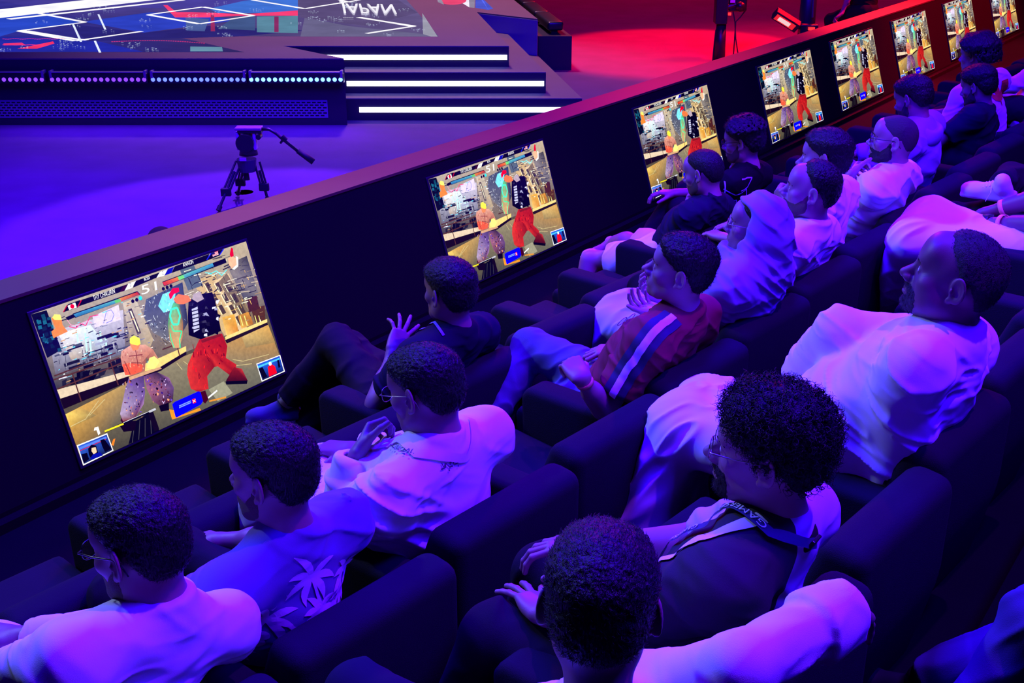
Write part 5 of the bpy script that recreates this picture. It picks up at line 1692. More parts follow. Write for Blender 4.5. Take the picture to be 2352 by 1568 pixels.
        fixn(bm)
        gl_ = put(root, 'eyeglasses', bm, gm, smooth=True)
        for q in (-1, 1):
            bm = bmesh.new(); bm.faces.new([bm.verts.new(tuple(p)) for p in rim(q)[:-1]])
            put(gl_, 'lens', bm, M_lens)
    return out

def band(P, a_pts, outs, wid, m, name, lift=.0035, n=44, label=None, skew=None):
    """strip of cloth laid over the top along points, dropped from outside"""
    bv = bvh(P['topmesh'])
    pts = [np.array(p, float) for p in a_pts]; outs = [nz(o) for o in outs]
    bm = bmesh.new(); prev = None
    for i in range(n + 1):
        u_ = i / n * (len(pts) - 1); k = min(int(u_), len(pts) - 2); f = u_ - k
        p = pts[k] * (1 - f) + pts[k + 1] * f; o = nz(outs[k] * (1 - f) + outs[k + 1] * f)
        tan = nz(pts[k + 1] - pts[k]); sd = nz(np.cross(tan, o))
        cur = []
        for q in (-1, -.6, -.2, .2, .6, 1):
            src = p + sd * q * wid / 2 + o * .3
            h_, n_, _, _ = bv.ray_cast(Vector(src), Vector(-o), .6)
            cur.append(None if h_ is None else bm.verts.new(h_ + n_ * lift))
        if prev:
            for j in range(5):
                q4 = (prev[j], cur[j], cur[j + 1], prev[j + 1])
                if all(v is not None for v in q4):
                    try: bm.faces.new(q4)
                    except Exception: pass
        prev = cur
    loose = [v for v in bm.verts if not v.link_faces]
    bmesh.ops.delete(bm, geom=loose, context='VERTS')
    fixn(bm)
    o_ = put(P['root'], name, bm, m, smooth=True)
    if label: o_['label'] = label
    return o_

def band_text(P, a_pts, outs, txt, size, m, at=.3, name='lettering', lift=.006, flip=1):
    """words running along a band"""
    bv = bvh(P['topmesh'])
    pts = [np.array(p, float) for p in a_pts]; outs = [nz(o) for o in outs]
    seg = [np.linalg.norm(b - a) for a, b in zip(pts, pts[1:])]; tot = sum(seg)
    V, F = text_polys(txt, size)
    x0 = min(v[0] for v in V); h = max(v[1] for v in V)
    bm = bmesh.new(); vs = []
    for x, y in V:
        dd = min(max(at * tot + (x - x0) * flip, 0), tot * .999); k = 0
        while dd > seg[k]: dd -= seg[k]; k += 1
        f = dd / seg[k]
        p = pts[k] * (1 - f) + pts[k + 1] * f; o = nz(outs[k] * (1 - f) + outs[k + 1] * f)
        sd = nz(np.cross(nz(pts[k + 1] - pts[k]), o)) * -flip
        h_, n_, _, _ = bv.ray_cast(Vector(p + sd * (y - h / 2) + o * .3), Vector(-o), .6)
        vs.append(bm.verts.new(h_ + n_ * lift) if h_ is not None else None)
    for f in F:
        if all(vs[i] is not None for i in f):
            try: bm.faces.new([vs[i] for i in f])
            except Exception: pass
    bmesh.ops.delete(bm, geom=[v for v in bm.verts if not v.link_faces], context='VERTS')
    return bm

def two_tone(name, ca, cb, point, normal):
    """cloth sewn from two colours that meet at a seam plane"""
    m = mat(name, ca, .85, bump=.12, bscale=600)
    nt = m.node_tree; b = nt.nodes['Principled BSDF']
    g_ = nt.nodes.new('ShaderNodeNewGeometry')
    tc = nt.nodes.new('ShaderNodeTexCoord')
    sb = nt.nodes.new('ShaderNodeVectorMath'); sb.operation = 'SUBTRACT'; sb.inputs[1].default_value = tuple(point)
    dt = nt.nodes.new('ShaderNodeVectorMath'); dt.operation = 'DOT_PRODUCT'; dt.inputs[1].default_value = tuple(normal)
    gt = nt.nodes.new('ShaderNodeMath'); gt.operation = 'GREATER_THAN'; gt.inputs[1].default_value = 0
    mx = nt.nodes.new('ShaderNodeMix'); mx.data_type = 'RGBA'
    mx.inputs[6].default_value = (*ca, 1); mx.inputs[7].default_value = (*cb, 1)
    nt.links.new(tc.outputs['Object'], sb.inputs[0]); nt.links.new(sb.outputs[0], dt.inputs[0]); nt.links.new(dt.outputs['Value'], gt.inputs[0])
    nt.links.new(gt.outputs[0], mx.inputs[0]); nt.links.new(mx.outputs[2], b.inputs['Base Color'])
    return m

def shirt_text(P, parent, txt, origin, u, v, direction, size, m, name='lettering', flip=False, target=None, cell=.02):
    V, F = text_polys(txt, size)
    x0 = min(a[0] for a in V); x1 = max(a[0] for a in V)
    V = [((a[0] - (x0 + x1) / 2), a[1]) for a in V]
    me = decal(target or bvh(P['topmesh']), [[V[i] for i in f] for f in F], origin, u, v, direction, lift=.0045, cell=cell)
    return put(parent, name, me, m)

FAST = False
PPL = {}
# ---- middle row, from the left
M_violet = mat('violet_shirt_cloth', (.10, .06, .30), .85, bump=.12, bscale=600, sheen=.2)
p = PPL['P1'] = person('man with short dark hair and glasses in a white shirt at the bottom left', 'B', -1.53, (322, 1258, 2.74 - 2.50), (10, -8, 4), hair='fade', tops=(.013, .0035), beard='stubble', glasses='dark', skin=1, near=True,
    top='thobe', topm=M_thobe, bottom='robe', botm=M_thobe, collar='stand', seed=1, hairstr=6000, fold=.007, shw=.20)
p = PPL['P2'] = person('man with a dark fade haircut in a violet shirt with palm trees on the back', 'B', -.95, (628, 1092, 2.74 - 2.44), (12, -2, 2), hair='fade', tops=(.015, .0035), beard='stubble', skin=1, near=True,
    top='tee', topm=M_violet, collar=True, seed=2, hairstr=6000, fold=.007, shw=.185, ra=dict(w=(490, 1243, .80), to=(430, 1225, .9), b=(0, 0, 1), curl=.5))
p = PPL['P3'] = person('man with glasses and a lanyard in a white robe, fist at his nose', 'B', -.37, (978, 900, 2.74 - 2.43), (2, -12, 3), hair='fade', tops=(.014, .004), glasses='thin', skin=1, near=True, hsc=1.04,
    top='thobe', topm=M_thobe, bottom='robe', botm=M_thobe, collar='stand', seed=3, hairstr=6000, fold=.011, shw=.22, girth=1.2,
    la=dict(w=(820, 1045, .50), to=(858, 962, .50), b=(-.6, .6, .1), curl=1.0, e=(772, 1212, .50), cuff=.02, cuffr=.052, tcurl=.6))
p = PPL['P5'] = person('man in a red polo shirt with a white stripe and blue jeans, hands clasped', 'B', .78, (1562, 622, .15), (18, 12, -2), hair='fade', tops=(.020, .003), skin=0, near=True, hk=dict(nose=1.25, jaw=.92),
    top='polo', sleeve=.66, topm=mat('dark_red_polo', (.20, .002, .022), .85, bump=.1, bscale=600), bottom='trousers', botm=M_jean, seed=5, hairstr=5000, fold=.009,
    la=dict(w=(1334, 866, .34), f=(.50, .75, .25), b=(-.40, -.25, .85), curl=.95, e=(1392, 942, .26), thumb=(.5, .8, -.35)), ra=dict(w=(1428, 806, .40), f=(-.55, .85, .0), b=(0, -.2, 1), curl=.6),
    rl=dict(k=(1222, 795, .92), a=(1110, 985, .90)), ll=dict(k=(1245, 925, .80), a=(1140, 1060, 1.0)))
p = PPL['P6'] = person('woman in a lilac headscarf and thin glasses, hands raised in her lap', 'B', 1.36, (1735, 520, .14), (16, 6, 0), hsc=.95, hk=dict(nose=.95, jaw=.88), hair='buzz', glasses='gold', skin=0, near=True,
    top='shirt', topm=mat('lilac_cloth', (.26, .20, .42), .85, bump=.1, bscale=500), bottom='robe', botm=mat('pale_blue_trousers', (.46, .46, .66), .85, bump=.12, bscale=500), seed=6, fold=.010, shw=.17, girth=.95,
    la=dict(w=(1512, 722, .58), to=(1452, 690, .70), b=(.2, -.2, -1), curl=.6, spread=.12), ra=dict(w=(1530, 690, .60), to=(1465, 660, .72), b=(.1, .4, -.9), curl=.7),
    ll=dict(k=(1412, 745, .84)), rl=dict(k=(1440, 715, .86)))
p = PPL['P9'] = person('bearded man with a receding hairline in a white tee, hand near his face', 'B', 1.94, (1862, 438, .15), (18, 8, 0), hair='high', tops=(.014, .006), beard='stubble', skin=0, near=True, hk=dict(nose=1.1),
    top='tee', topm=M_white, seed=9, fold=.011, hairstr=3000, ra=dict(w=(1805, 470, .52), to=(1775, 425, .58), b=(-.2, .9, .3), curl=1.1, hint=(.4, 0, -1)))
p = PPL['P10'] = person('man with wavy dark hair in a white tee leaning behind the bearded man', 'B', 2.51, (1893, 366, .30), (8, 0, 8), hair='thick', tops=(.026, .009), skin=0, hk=dict(nose=1.2),
    top='tee', topm=M_white, seed=10, fold=.012, hairstr=3000, shw=.19)
p = PPL['P11'] = person('bald bearded man with glasses in a white polo, hand over his mouth', 'B', 3.08, (2052, 322, .18), (14, 4, 0), hair='buzz', hairm=M_shave, tops=(.0014, .0012), beard='short', glasses='dark', skin=0, near=True,
    top='polo', sleeve=.8, topm=M_white, seed=11, fold=.012, la=dict(w=(1953, 402, .36), to=(1986, 350, .34), b=(-.6, .6, .2), curl=.9, e=(1948, 468, .32)), girth=1.08)
p = PPL['P12'] = person('dark haired man bowed forward in a plain lilac hoodie', 'B', 4.24, (2097, 228, .44), (-14, -18, 0), hair='thick', tops=(.020, .007), beard='short', skin=1,
    top='hoodie', topm=mat('lilac_hoodie', (.26, .20, .52), .85, bump=.1, bscale=500), seed=12, fold=.006, hairstr=2000, girth=1.3, shw=.22, hip_y=.46)
p = PPL['P13'] = person('dark haired man in a black shirt with a printed mark on the back', 'B', 5.2, (2246, 200, .36), (-12, -16, 0), hair='thick', tops=(.028, .010), beard='full', skin=1,
    top='tee', topm=M_navy, seed=13, fold=.008, hairstr=2000, shw=.20, girth=1.08)
p = PPL['P14'] = person('man with bushy curly hair in a white shirt with a red leaf print', 'B', 5.8, (2242, 128, .52), (-14, -6, 0), hair='thick', tops=(.045, .028), skin=1,
    top='shirt', topm=M_white, seed=14, fold=.008, hairstr=2500, shw=.20, tyaw=-20)
p = PPL['P15'] = person('person in white cut off by the right edge behind the leaf shirt', 'B', 6.9, (2420, 110, .30), (0, 0, 0), nodetail=True, skin=1, top='shirt', topm=M_white, seed=15, fold=.006, shw=.2)
# ---- front row
p = PPL['P4'] = person('man in a dark shirt with a lanyard, fingers interlaced in the air', 'A', .62, (1032, 672, .15), (-10, 0, 0), hair='fade', tops=(.020, .005), skin=1, near=True,
    top='tee', topm=M_navy, seed=4, fold=.008, hairstr=4000, shoem=mat('blue_grey_suede', (.05, .05, .13), .9, bump=.3, bscale=500, spec=.15), la=dict(w=(905, 802, .40), to=(935, 728, .44), b=(-.55, -.8, .2), curls=[.10, .12, .2, .35], spread=.30, e=(862, 935, .36)),
    ra=dict(w=(985, 800, .56), to=(925, 735, .52), b=(.3, .8, .4), curls=[.7, .6, .6, .7], spread=.25, thumb=(.8, .5, -.1)),
    ll=dict(k=(775, 785, .95), a=(655, 925, 1.05), foot=(-.55, 1, -.2)), rl=dict(k=(800, 800, .86), a=('l', .0, 1.0, .12)))
p = PPL['P7'] = person('man with cropped hair in a black tee and white shorts, smart watch on his wrist', 'A', 2.88, (1615, 398, .22), (-2, -12, 0), hair='buzz', tops=(.006, .004), beard='stubble', skin=0, near=True,
    top='tee', topm=M_navy, bottom='shorts', botm=M_white, seed=7, fold=.009, hairstr=2500, shoem=mat('lilac_sneaker', (.62, .55, .75), .6),
    la=dict(w=(1442, 566, .62), to=(1388, 572, .74), b=(0, 0, 1), curl=.5, e=(1530, 596, .44)), ra=dict(w=(1588, 478, .42), to=(1572, 436, .42), b=(-.2, .9, .2), curl=1.2),
    ll=dict(k=(1357, 600, .86), a=('l', -.14, .84, .10)), rl=dict(k=(1440, 556, .80), a=(1400, 565, .95), foot=(-.9, .5, .1), fup=(.2, .2, 1)))
p = PPL['P8'] = person('man with thick hair and black glasses in a black shirt with glowing lines', 'A', 3.46, (1706, 326, .27), (6, -8, 0), hair='thick', tops=(.034, .012), glasses='dark', beard='stubble', skin=0, near=True,
    top='tee', topm=M_blackc, seed=8, fold=.007, hairstr=3000, la=dict(w=(1692, 412, .34), to=(1672, 366, .36), b=(-.7, .6, .1), curl=1.0),
    ll=dict(k=(1545, 462, .88), a=('l', -.10, .95, .11)), rl=dict(k=(1580, 440, .86)))
# ---- back row
p = PPL['P16'] = person('man seen from behind with thick dark hair, white sleeve stretched along the next seat', 'C', -1.30, (1378, 1392, .16), (-62, -4, 2), hair='fade', tops=(.018, .005), skin=1, near=True, hsc=1.0,
    top='shirt', topm=M_white, seed=16, hairstr=8000, fold=.008, shw=.19, tyaw=-10, botm=M_navy, neckdrop=.20, shdrop=.10,
    ra=dict(w=(1950, 1398, .03), to=(2030, 1450, .0), b=(.1, -.1, 1), curl=.35, e=(1700, 1530, .02), cuff=.03, cuffr=.058))
p = PPL['P17'] = person('curly haired man with glasses, black and pale shirt, hand spread on his knee', 'C', -.73, (1762, 1036, .15), (12, 2, -2), hair='thick', tops=(.028, .010), beard='moustache', glasses='thin', skin=0, near=True, hk=dict(nose=1.15, jaw=.95), hsc=.97,
    top='tee', sleeve=.9, topm=None, seed=17, hairstr=300, curls=3000, fold=.008, shw=.19, botm=M_dtrou, hip_y=.34, ll=dict(k=('l', -.13, .70, .55), a=('l', -.20, .86, .11)), rl=dict(k=('l', .16, .76, .54)),
    la=dict(w=(1245, 1410, .60), to=(1188, 1325, .72), b=(0, -.35, 1), curls=[.14, .12, .14, .16], spread=.26, thumb=(.9, .35, -.1), hint=(-1, -.3, .1)), ra=dict(w=('l', .12, .60, .68)))
p = PPL['P18'] = person('large man with a goatee in a white robe gazing up', 'C', .42, (2192, 640, .14), (10, 14, 0), hair='high', hairm=mat('cropped_hair', (.010, .006, .008), .7, bump=.6, bscale=500), tops=(.006, .004), beard='moustache', skin=2, near=True, hsc=1.10, hk=dict(fat=1.16, nose=1.0),
    top='thobe', topm=M_thobe, bottom='robe', botm=M_thobe, collar='stand', seed=18, fold=.012, girth=1.32, shw=.225, hairstr=5000, armg=1.2,
    la=dict(w=(1905, 1150, .52), to=(1850, 1170, .62), b=(-.2, 0, 1), curl=.5, e=(2040, 1090, .26), cuff=.02), ra=dict(w=(1822, 880, .66), to=(1770, 900, .74), b=(0, 0, 1), curl=.4, e=(1935, 770, .44)),
    rl=dict(k=(1640, 935, .88), a=('l', .16, .95, .12)), ll=dict(k=(1560, 990, .88), a=('l', -.16, .95, .12)))
p = PPL['P19'] = person('person in white cut off by the right edge, coral wristband and dark watch', 'C', 2.72, (2560, 330, .15), (0, 0, 0), nodetail=True, skin=2, top='shirt', sleeve=.8, topm=M_white, bottom='robe', botm=M_thobe, seed=19, near=True,
    la=dict(w=(2262, 510, .62), to=(2205, 530, .74), b=(0, 0, 1), curl=.5, e=(2345, 545, .44)), ra=dict(w=(2255, 490, .66), to=(2215, 510, .76), b=(0, .2, 1), curl=.5, e=(2340, 455, .46)),
    ll=dict(k=(2080, 560, .92), a=(2030, 690, 1.0)), rl=dict(k=(2130, 492, .92), a=('l', .12, 1.0, .1)))
p = PPL['P20'] = person('person with dark trousers and a pale laced sneaker crossed over the knee', 'C', 3.30, (2680, 260, .15), (0, 0, 0), nodetail=True, skin=1, top='shirt', topm=M_blackc, seed=20,
    la=dict(w=('l', -.2, .45, .68)), ra=dict(w=('l', .2, .45, .68)), ll=dict(k=('l', -.12, .84, .50)), rl=dict(k=('l', .22, .66, .66), a=('l', -.19, .62, .72), foot=(.12, 1, -.05), fup=(-.45, -.1, .9)), shoem=mat('pale_sneaker', (.70, .66, .78), .6))
p = PPL['P21'] = person('person at the bottom right corner showing one knee in violet trousers', 'D', -.28, ('l', 0, .16, 1.10), (0, 0, 0), nodetail=True, skin=1, top='shirt', topm=M_violet, botm=mat('dull_violet_trousers', (.05, .03, .14), .9, bump=.15, bscale=500, spec=.15), seed=21, near=True, nohead=True, la=dict(w=('l', -.28, .25, .70)), ra=dict(w=('l', .28, .25, .70)),
    ll=dict(k=('l', .04, .64, .45), a=('l', -.08, .76, .11)), rl=dict(k=('l', .16, .60, .36)))
print('people done', sum(len(o.data.vertices) for o in bpy.data.objects if o.type == 'MESH'))
# ------------------------------------------------------------------ what the people wear and carry
M_coral = mat('coral_paper', (.95, .30, .22), .6, emit=(1, .18, .12), estr=.0)
M_wht = mat('white_tape', (.85, .84, .88), .7)
M_navyt = mat('navy_tape', (.02, .02, .07), .8)
M_print = mat('pale_pink_print', (.72, .46, .74), .7)
M_ink = mat('dark_ink', (.03, .02, .05), .6)

def out_of(P, q=-1): return P['arms'][q]

if 'root' in PPL['P5']:
    p = PPL['P5']
    a, e_, w_, fw_, bk, d = p['arms'][-1]
    u = nz(w_ - e_)
    ring_part(p['root'], 'wristband', w_ - u * .026, u, .031, .019, M_coral, label='coral paper wristband', rb=.0285)
    se = a + (e_ - a) * .65
    path = [p['N0'] - p['rT'] * .075 + p['t'] * .0, a + p['t'] * .03, a + (se - a) * .5, se]
    outs = [p['t'] * .8 - p['rT'] * .6, -p['rT'] * .8 + p['t'] * .5 - p['fT'] * .1, -p['rT'] + p['t'] * .15 - p['fT'] * .15, -p['rT'] - p['fT'] * .2]
    band(p, path, outs, .075, M_navyt, 'navy_panel', lift=.0050, label='navy panel')
    band(p, path, outs, .024, M_wht, 'white_stripe', lift=.0085, label='white stripe')
    for q in (-1, 1):
        c_ = p['N0'] + p['t'] * .015 + p['fT'] * .05 + p['rT'] * q * .035
    Sc = Sdf()
    Sc.torus(p['N0'] + p['t'] * .016, p['MT'] @ rotx(-.28), .066, .062, .011, k=.01)
    Sc.cone(p['N0'] + p['fT'] * .055 - p['rT'] * .03, p['N0'] + p['fT'] * .085 - p['rT'] * .055 - p['t'] * .035, .012, .008, k=.02)
    put(p['root'], 'collar', Sc.mesh(.004, 'collar'), MATS['dark_red_polo'], smooth=True)
    # spectacles hooked in the placket
    g0 = p['N0'] + p['fT'] * .120 - p['t'] * .12 - p['rT'] * .02
    bm = bmesh.new()
    for q in (-1, 1):
        c_ = g0 - p['t'] * .03 * 1 + p['rT'] * (q * .03) + p['fT'] * .02
        add_tube(bm, [c_ + (p['rT'] * math.cos(k / 16 * 6.2832) * .024 + p['t'] * math.sin(k / 16 * 6.2832) * .02) for k in range(17)], .0014, 6)
    add_tube(bm, [g0 + p['rT'] * .03 - p['t'] * .01, g0 + p['t'] * .06 + p['rT'] * .02 - p['fT'] * .03], .0018, 6)
    fixn(bm)
    put(p['root'], 'folded_glasses', bm, M_gframe, smooth=True)

if 'root' in PPL['P2']:
    p = PPL['P2']
    rg = random.Random(3)
    polys = []
    def leafshape(x, y, a, l, w_, bend):
        pts = []
        for side in (1, -1):
            rng_ = range(0, 7) if side == 1 else range(6, -1, -1)
            for k in rng_:
                t_ = k / 6
                aa = a + bend * t_
                cx_ = x + l * t_ * math.cos(a + bend * t_ * .5); cy_ = y + l * t_ * math.sin(a + bend * t_ * .5)
                ww = w_ * math.sin(math.pi * min(1, t_ * .9 + .08))
                pts.append((cx_ - math.sin(aa) * ww * side, cy_ + math.cos(aa) * ww * side))
        return pts
    def palm(x, y, h, lean, sc):
        tx = x + lean
        polys.append([(x - .004 * sc, y), (x + .004 * sc, y), (tx + lean * .2 + .0025 * sc, y + h), (tx + lean * .2 - .0025 * sc, y + h)])
        for k in range(7):
            a = math.radians(-35 + k * 42)
            polys.append(leafshape(tx + lean * .2, y + h, a, .052 * sc * (.8 + .4 * rg.random()), .0075 * sc, -1.1 if math.cos(a) > 0 else 1.1))
    palm(-.115, -.03, .05, -.02, 1.05); palm(-.03, .0, .055, .012, 1.05); palm(-.055, .075, .045, -.02, 1.1); palm(.012, .06, .05, .012, 1.0)
    palm(.035, .115, .075, -.015, 1.15); palm(.10, .10, .045, .02, 1.0); palm(.075, .02, .05, .01, .9); palm(.125, .06, .04, -.01, .85)
    # cloud with sun rays on the left
    for cx_, cy_, r_ in ((-.13, .065, .016), (-.112, .082, .018), (-.148, .048, .015), (-.095, .065, .015), (-.16, .03, .012), (-.12, .045, .016), (-.085, .085, .011), (-.175, .018, .008)):
        polys.append([(cx_ + r_ * math.cos(k / 12 * 6.2832), cy_ + r_ * math.sin(k / 12 * 6.2832)) for k in range(12)])
    for k in range(9):
        a = math.radians(45 + k * 14)
        polys.append([(-.112 + .022 * math.cos(a - .04), .085 + .022 * math.sin(a - .04)), (-.112 + .022 * math.cos(a + .04), .085 + .022 * math.sin(a + .04)), (-.112 + (.036 + .006 * (k % 2)) * math.cos(a), .085 + (.036 + .006 * (k % 2)) * math.sin(a))])
    for x, y in ((-.07, .15), (-.035, .17), (0, .205), (-.02, .19)):
        polys.append([(x - .008, y + .003), (x, y), (x + .009, y + .004), (x, y - .005)])
    for k in range(26):
        x = .02 + rg.random() * .13; y = -.06 + rg.random() * .06
        polys.append([(x, y), (x + .022, y + .008), (x + .026, y + .004), (x + .004, y - .007)])
    o_ = p['N0'] - p['t'] * .265 - p['rT'] * .035
    polys = [[(x * 1.18, y * 1.18) for x, y in q] for q in polys]
    me = decal(bvh(p['topmesh']), polys, o_, p['rT'], p['t'], p['fT'], lift=.0022, cell=.012)
    put(p['root'], 'palm_print', me, M_print)

if 'root' in PPL['P17']:
    p = PPL['P17']
    mm = two_tone('black_and_pale_jersey', (.014, .012, .016), (.50, .46, .62), p['N0'] - p['rT'] * .035, p['rT'] * .93 - p['fT'] * .36)
    p['top'].data.materials.clear(); p['top'].data.materials.append(mm)
    Sc = Sdf(); Sc.torus(p['N0'] + p['t'] * .004, p['MT'] @ rotx(-.28), .074, .070, .016, k=.01)
    put(p['root'], 'collar', Sc.mesh(.004, 'collar'), M_blackc, smooth=True)['label'] = 'thick black collar'
    a = p['sh'][-1]
    band(p, [p['N0'] - p['rT'] * .085 + p['fT'] * .02, a + p['fT'] * .05 + p['rT'] * .02, a + p['fT'] * .09 - p['t'] * .06], [p['t'], p['t'] + p['fT'] * .5 - p['rT'] * .3, p['t'] * .5 + p['fT'] - p['rT'] * .5], .030, M_wht, 'shoulder_stripe', lift=.004, label='pale shoulder stripe')
    N0, rT, fT, t = p['N0'], p['rT'], p['fT'], p['t']
    mr_ = mat('navy_ribbon', (.03, .025, .12), .6)
    path = [N0 - fT * .075 + t * .03, N0 - rT * .075 - fT * .01 + t * .02, N0 - rT * .06 + fT * .055, N0 - rT * .035 + fT * .12 - t * .12, N0 - rT * .01 + fT * .14 - t * .26]
    outs = [-fT + t * .6, -rT + t * .8, fT * .7 + t * .8 - rT * .5, fT - rT * .3, fT]
    ly = band(p, path, outs, .020, mr_, 'lanyard', lift=.012)
    put(ly, 'lettering', band_text(p, path, outs, 'GAMERS8', .020, M_wht, at=.24, lift=.0145, flip=1), M_wht)
    put(ly, 'lettering', band_text(p, path, outs, 'GAMERS8', .020, M_wht, at=.62, lift=.0145, flip=1), M_wht)
    bm = bmesh.new()
    c_ = p['N0'] - p['rT'] * .02 - p['fT'] * .078 + p['t'] * .045
    add_box(bm, c_, (.018, .004, .012), p['MT'], bev=.002)
    put(ly, 'clasp', bm, M_black)

if 'root' in PPL['P3']:
    p = PPL['P3']
    N0, rT, fT, t = p['N0'], p['rT'], p['fT'], p['t']
    path = [N0 + rT * .08 + t * .02, N0 - fT * .080 + t * .030, N0 - rT * .085 + t * .018, N0 - rT * .07 + fT * .07, N0 - rT * .04 + fT * .14 - t * .14]
    ly = band(p, path, [rT + t * .8, -fT + t * .6, -rT + t * .8, fT * .7 + t * .8 - rT * .5, fT], .024, mat('white_ribbon', (.78, .76, .80), .6), 'lanyard', lift=.006)
    # script-like strokes on the back of the collar
    V = []
    def st(a, b, w_=.0028):
        a = np.array(a); b = np.array(b); t_ = nz(b - a); n_ = np.array([-t_[1], t_[0]]) * w_ / 2
        V.append([tuple(a + n_), tuple(b + n_), tuple(b - n_), tuple(a - n_)])
    base = 0
    for pts in ([(-.050, .0), (-.040, .0), (-.040, .012)], [(-.036, 0), (-.030, .010), (-.024, .0), (-.012, .0)], [(-.018, .0), (-.018, .010), (-.008, .010), (-.008, .0)], [(-.004, .002), (.010, .002), (.010, .014)], [(.014, .002), (.014, .016)], [(.019, .002), (.019, .016)], [(.024, .002), (.040, .004), (.040, .010)], [(.044, .003), (.056, .006), (.060, .014)]):
        for a, b in zip(pts, pts[1:]): st(a, b)
    for x in (-.030, .004, .034): st((x, -.007), (x + .004, -.007), .004)
    me = decal(bvh(p['topmesh']), V, p['N0'] + p['t'] * .026 - p['fT'] * .04 - p['rT'] * .045, p['rT'], p['t'], nz(p['fT'] - p['t'] * .12), lift=.004, cell=.01)
    put(ly, 'lettering', me, M_ink)
    me = decal(bvh(p['topmesh']), V, p['N0'] - p['rT'] * .06 + p['fT'] * .05 - p['t'] * .01, nz(p['fT'] - p['t'] * .5), nz(p['t'] + p['fT'] * .3), nz(p['rT'] - p['t'] * .5), lift=.006, cell=.01)
    put(ly, 'lettering', me, M_ink)

if 'root' in PPL['P4']:
    p = PPL['P4']
    N0, rT, fT, t = p['N0'], p['rT'], p['fT'], p['t']
    band(p, [N0 - rT * .075 + t * .015, N0 - rT * .06 + fT * .06, N0 - rT * .03 + fT * .13 - t * .14], [-rT + t * .8, fT * .7 + t * .8 - rT * .5, fT], .010, mat('pale_violet_ribbon', (.16, .14, .36), .6), 'lanyard', lift=.005)
    c_ = atw(843, 882, WA - .66)
    X_ = nz(B3 @ np.array([.9, .3, .15])); N_ = nz(B3 @ np.array([-.1, -.35, 1])); Y_ = nz(np.cross(N_, X_)); X_ = np.cross(Y_, N_)
    R_ = np.stack([X_, Y_, N_], 1)
    bm = bmesh.new(); add_box(bm, c_, (.042, .030, .0012), R_, bev=.001); bd = put(p['root'], 'badge', bm, M_wht); bd['label'] = 'white badge card'
    bm = bmesh.new(); add_box(bm, c_ + X_ * .02 + Y_ * .018 + N_ * .0016, (.012, .004, .0004), R_); add_box(bm, c_ - X_ * .03 + Y_ * .018 + N_ * .0016, (.006, .006, .0004), R_); add_box(bm, c_ - Y_ * .020 + N_ * .0016, (.03, .0015, .0004), R_)
    put(bd, 'badge_marks', bm, M_ink)

if 'root' in PPL['P6']:
    p = PPL['P6']; H = p['H']
    S = Sdf()
    k = H.sc
    S.ell(H.w(0, -.020, .034), np.array([.090, .112, .100]) * k, p['Rh'], k=.02)
    S.ell(H.w(0, -.045, -.01), np.array([.084, .080, .080]) * k, p['Rh'], k=.04)
    S.ell(H.w(0, .010, -.055), np.array([.076, .075, .055]) * k, p['Rh'], k=.04)
    S.cone(H.w(0, -.03, -.06), p['N0'] - p['t'] * .01, .085, .105, k=.05)
    S.cone(p['N0'] - p['t'] * .03, p['C'], .12, .165, k=.06, fn=p['fT'], ff=1.1)
    S.cone(p['sh'][-1], p['sh'][1], .075, .075, k=.06)
    S.cone(p['sh'][-1], p['sh'][-1] + (p['arms'][-1][1] - p['sh'][-1]) * .75, .080, .095, k=.07)
    S.cone(p['sh'][1], p['sh'][1] + (p['arms'][1][1] - p['sh'][1]) * .75, .080, .095, k=.07)
    S.cone(p['N0'] + p['fT'] * .08, p['C'] + p['fT'] * .10 - p['t'] * .06, .065, .09, k=.07)
    S.cone(H.w(0, -.05, -.05), p['C'] - p['fT'] * .08 - p['t'] * .12, .08, .14, k=.08)
    S.box(H.w(0, .158, .010), np.array([.13, .146, .106]) * k, p['Rh'] @ rotx(.10), rd=.045, k=.012, op='s')
    S.damp = .014
    Mh = np.stack([p['rT'], p['fT'], p['t']], 1)
    S.disp = mixf(ridge(.014, Mh, (5, 5, 22), 3.3, -.7), ridge(.009, Mh, (5, 5, 30), 8.3, -.35), ridge(.008, Mh, (8, 8, 26), 1.3, .5))
    put(p['root'], 'headscarf', S.mesh(.0045, 'headscarf'), MATS['lilac_cloth'], smooth=True)

if 'root' in PPL['P12']:
    p = PPL['P12']
    S = Sdf()
    S.torus(p['N0'] - p['t'] * .005 - p['fT'] * .015, p['MT'] @ rotx(-.4), .080, .080, .026, k=.04)
    S.ell(p['N0'] - p['fT'] * .085 - p['t'] * .025, (.12, .055, .065), p['MT'], k=.05)
    S.ell(p['N0'] - p['fT'] * .085 + p['t'] * .045, (.07, .030, .026), p['MT'], k=.03, op='s')
    put(p['root'], 'hood', S.mesh(.006, 'hood'), MATS['lilac_hoodie'], smooth=True)

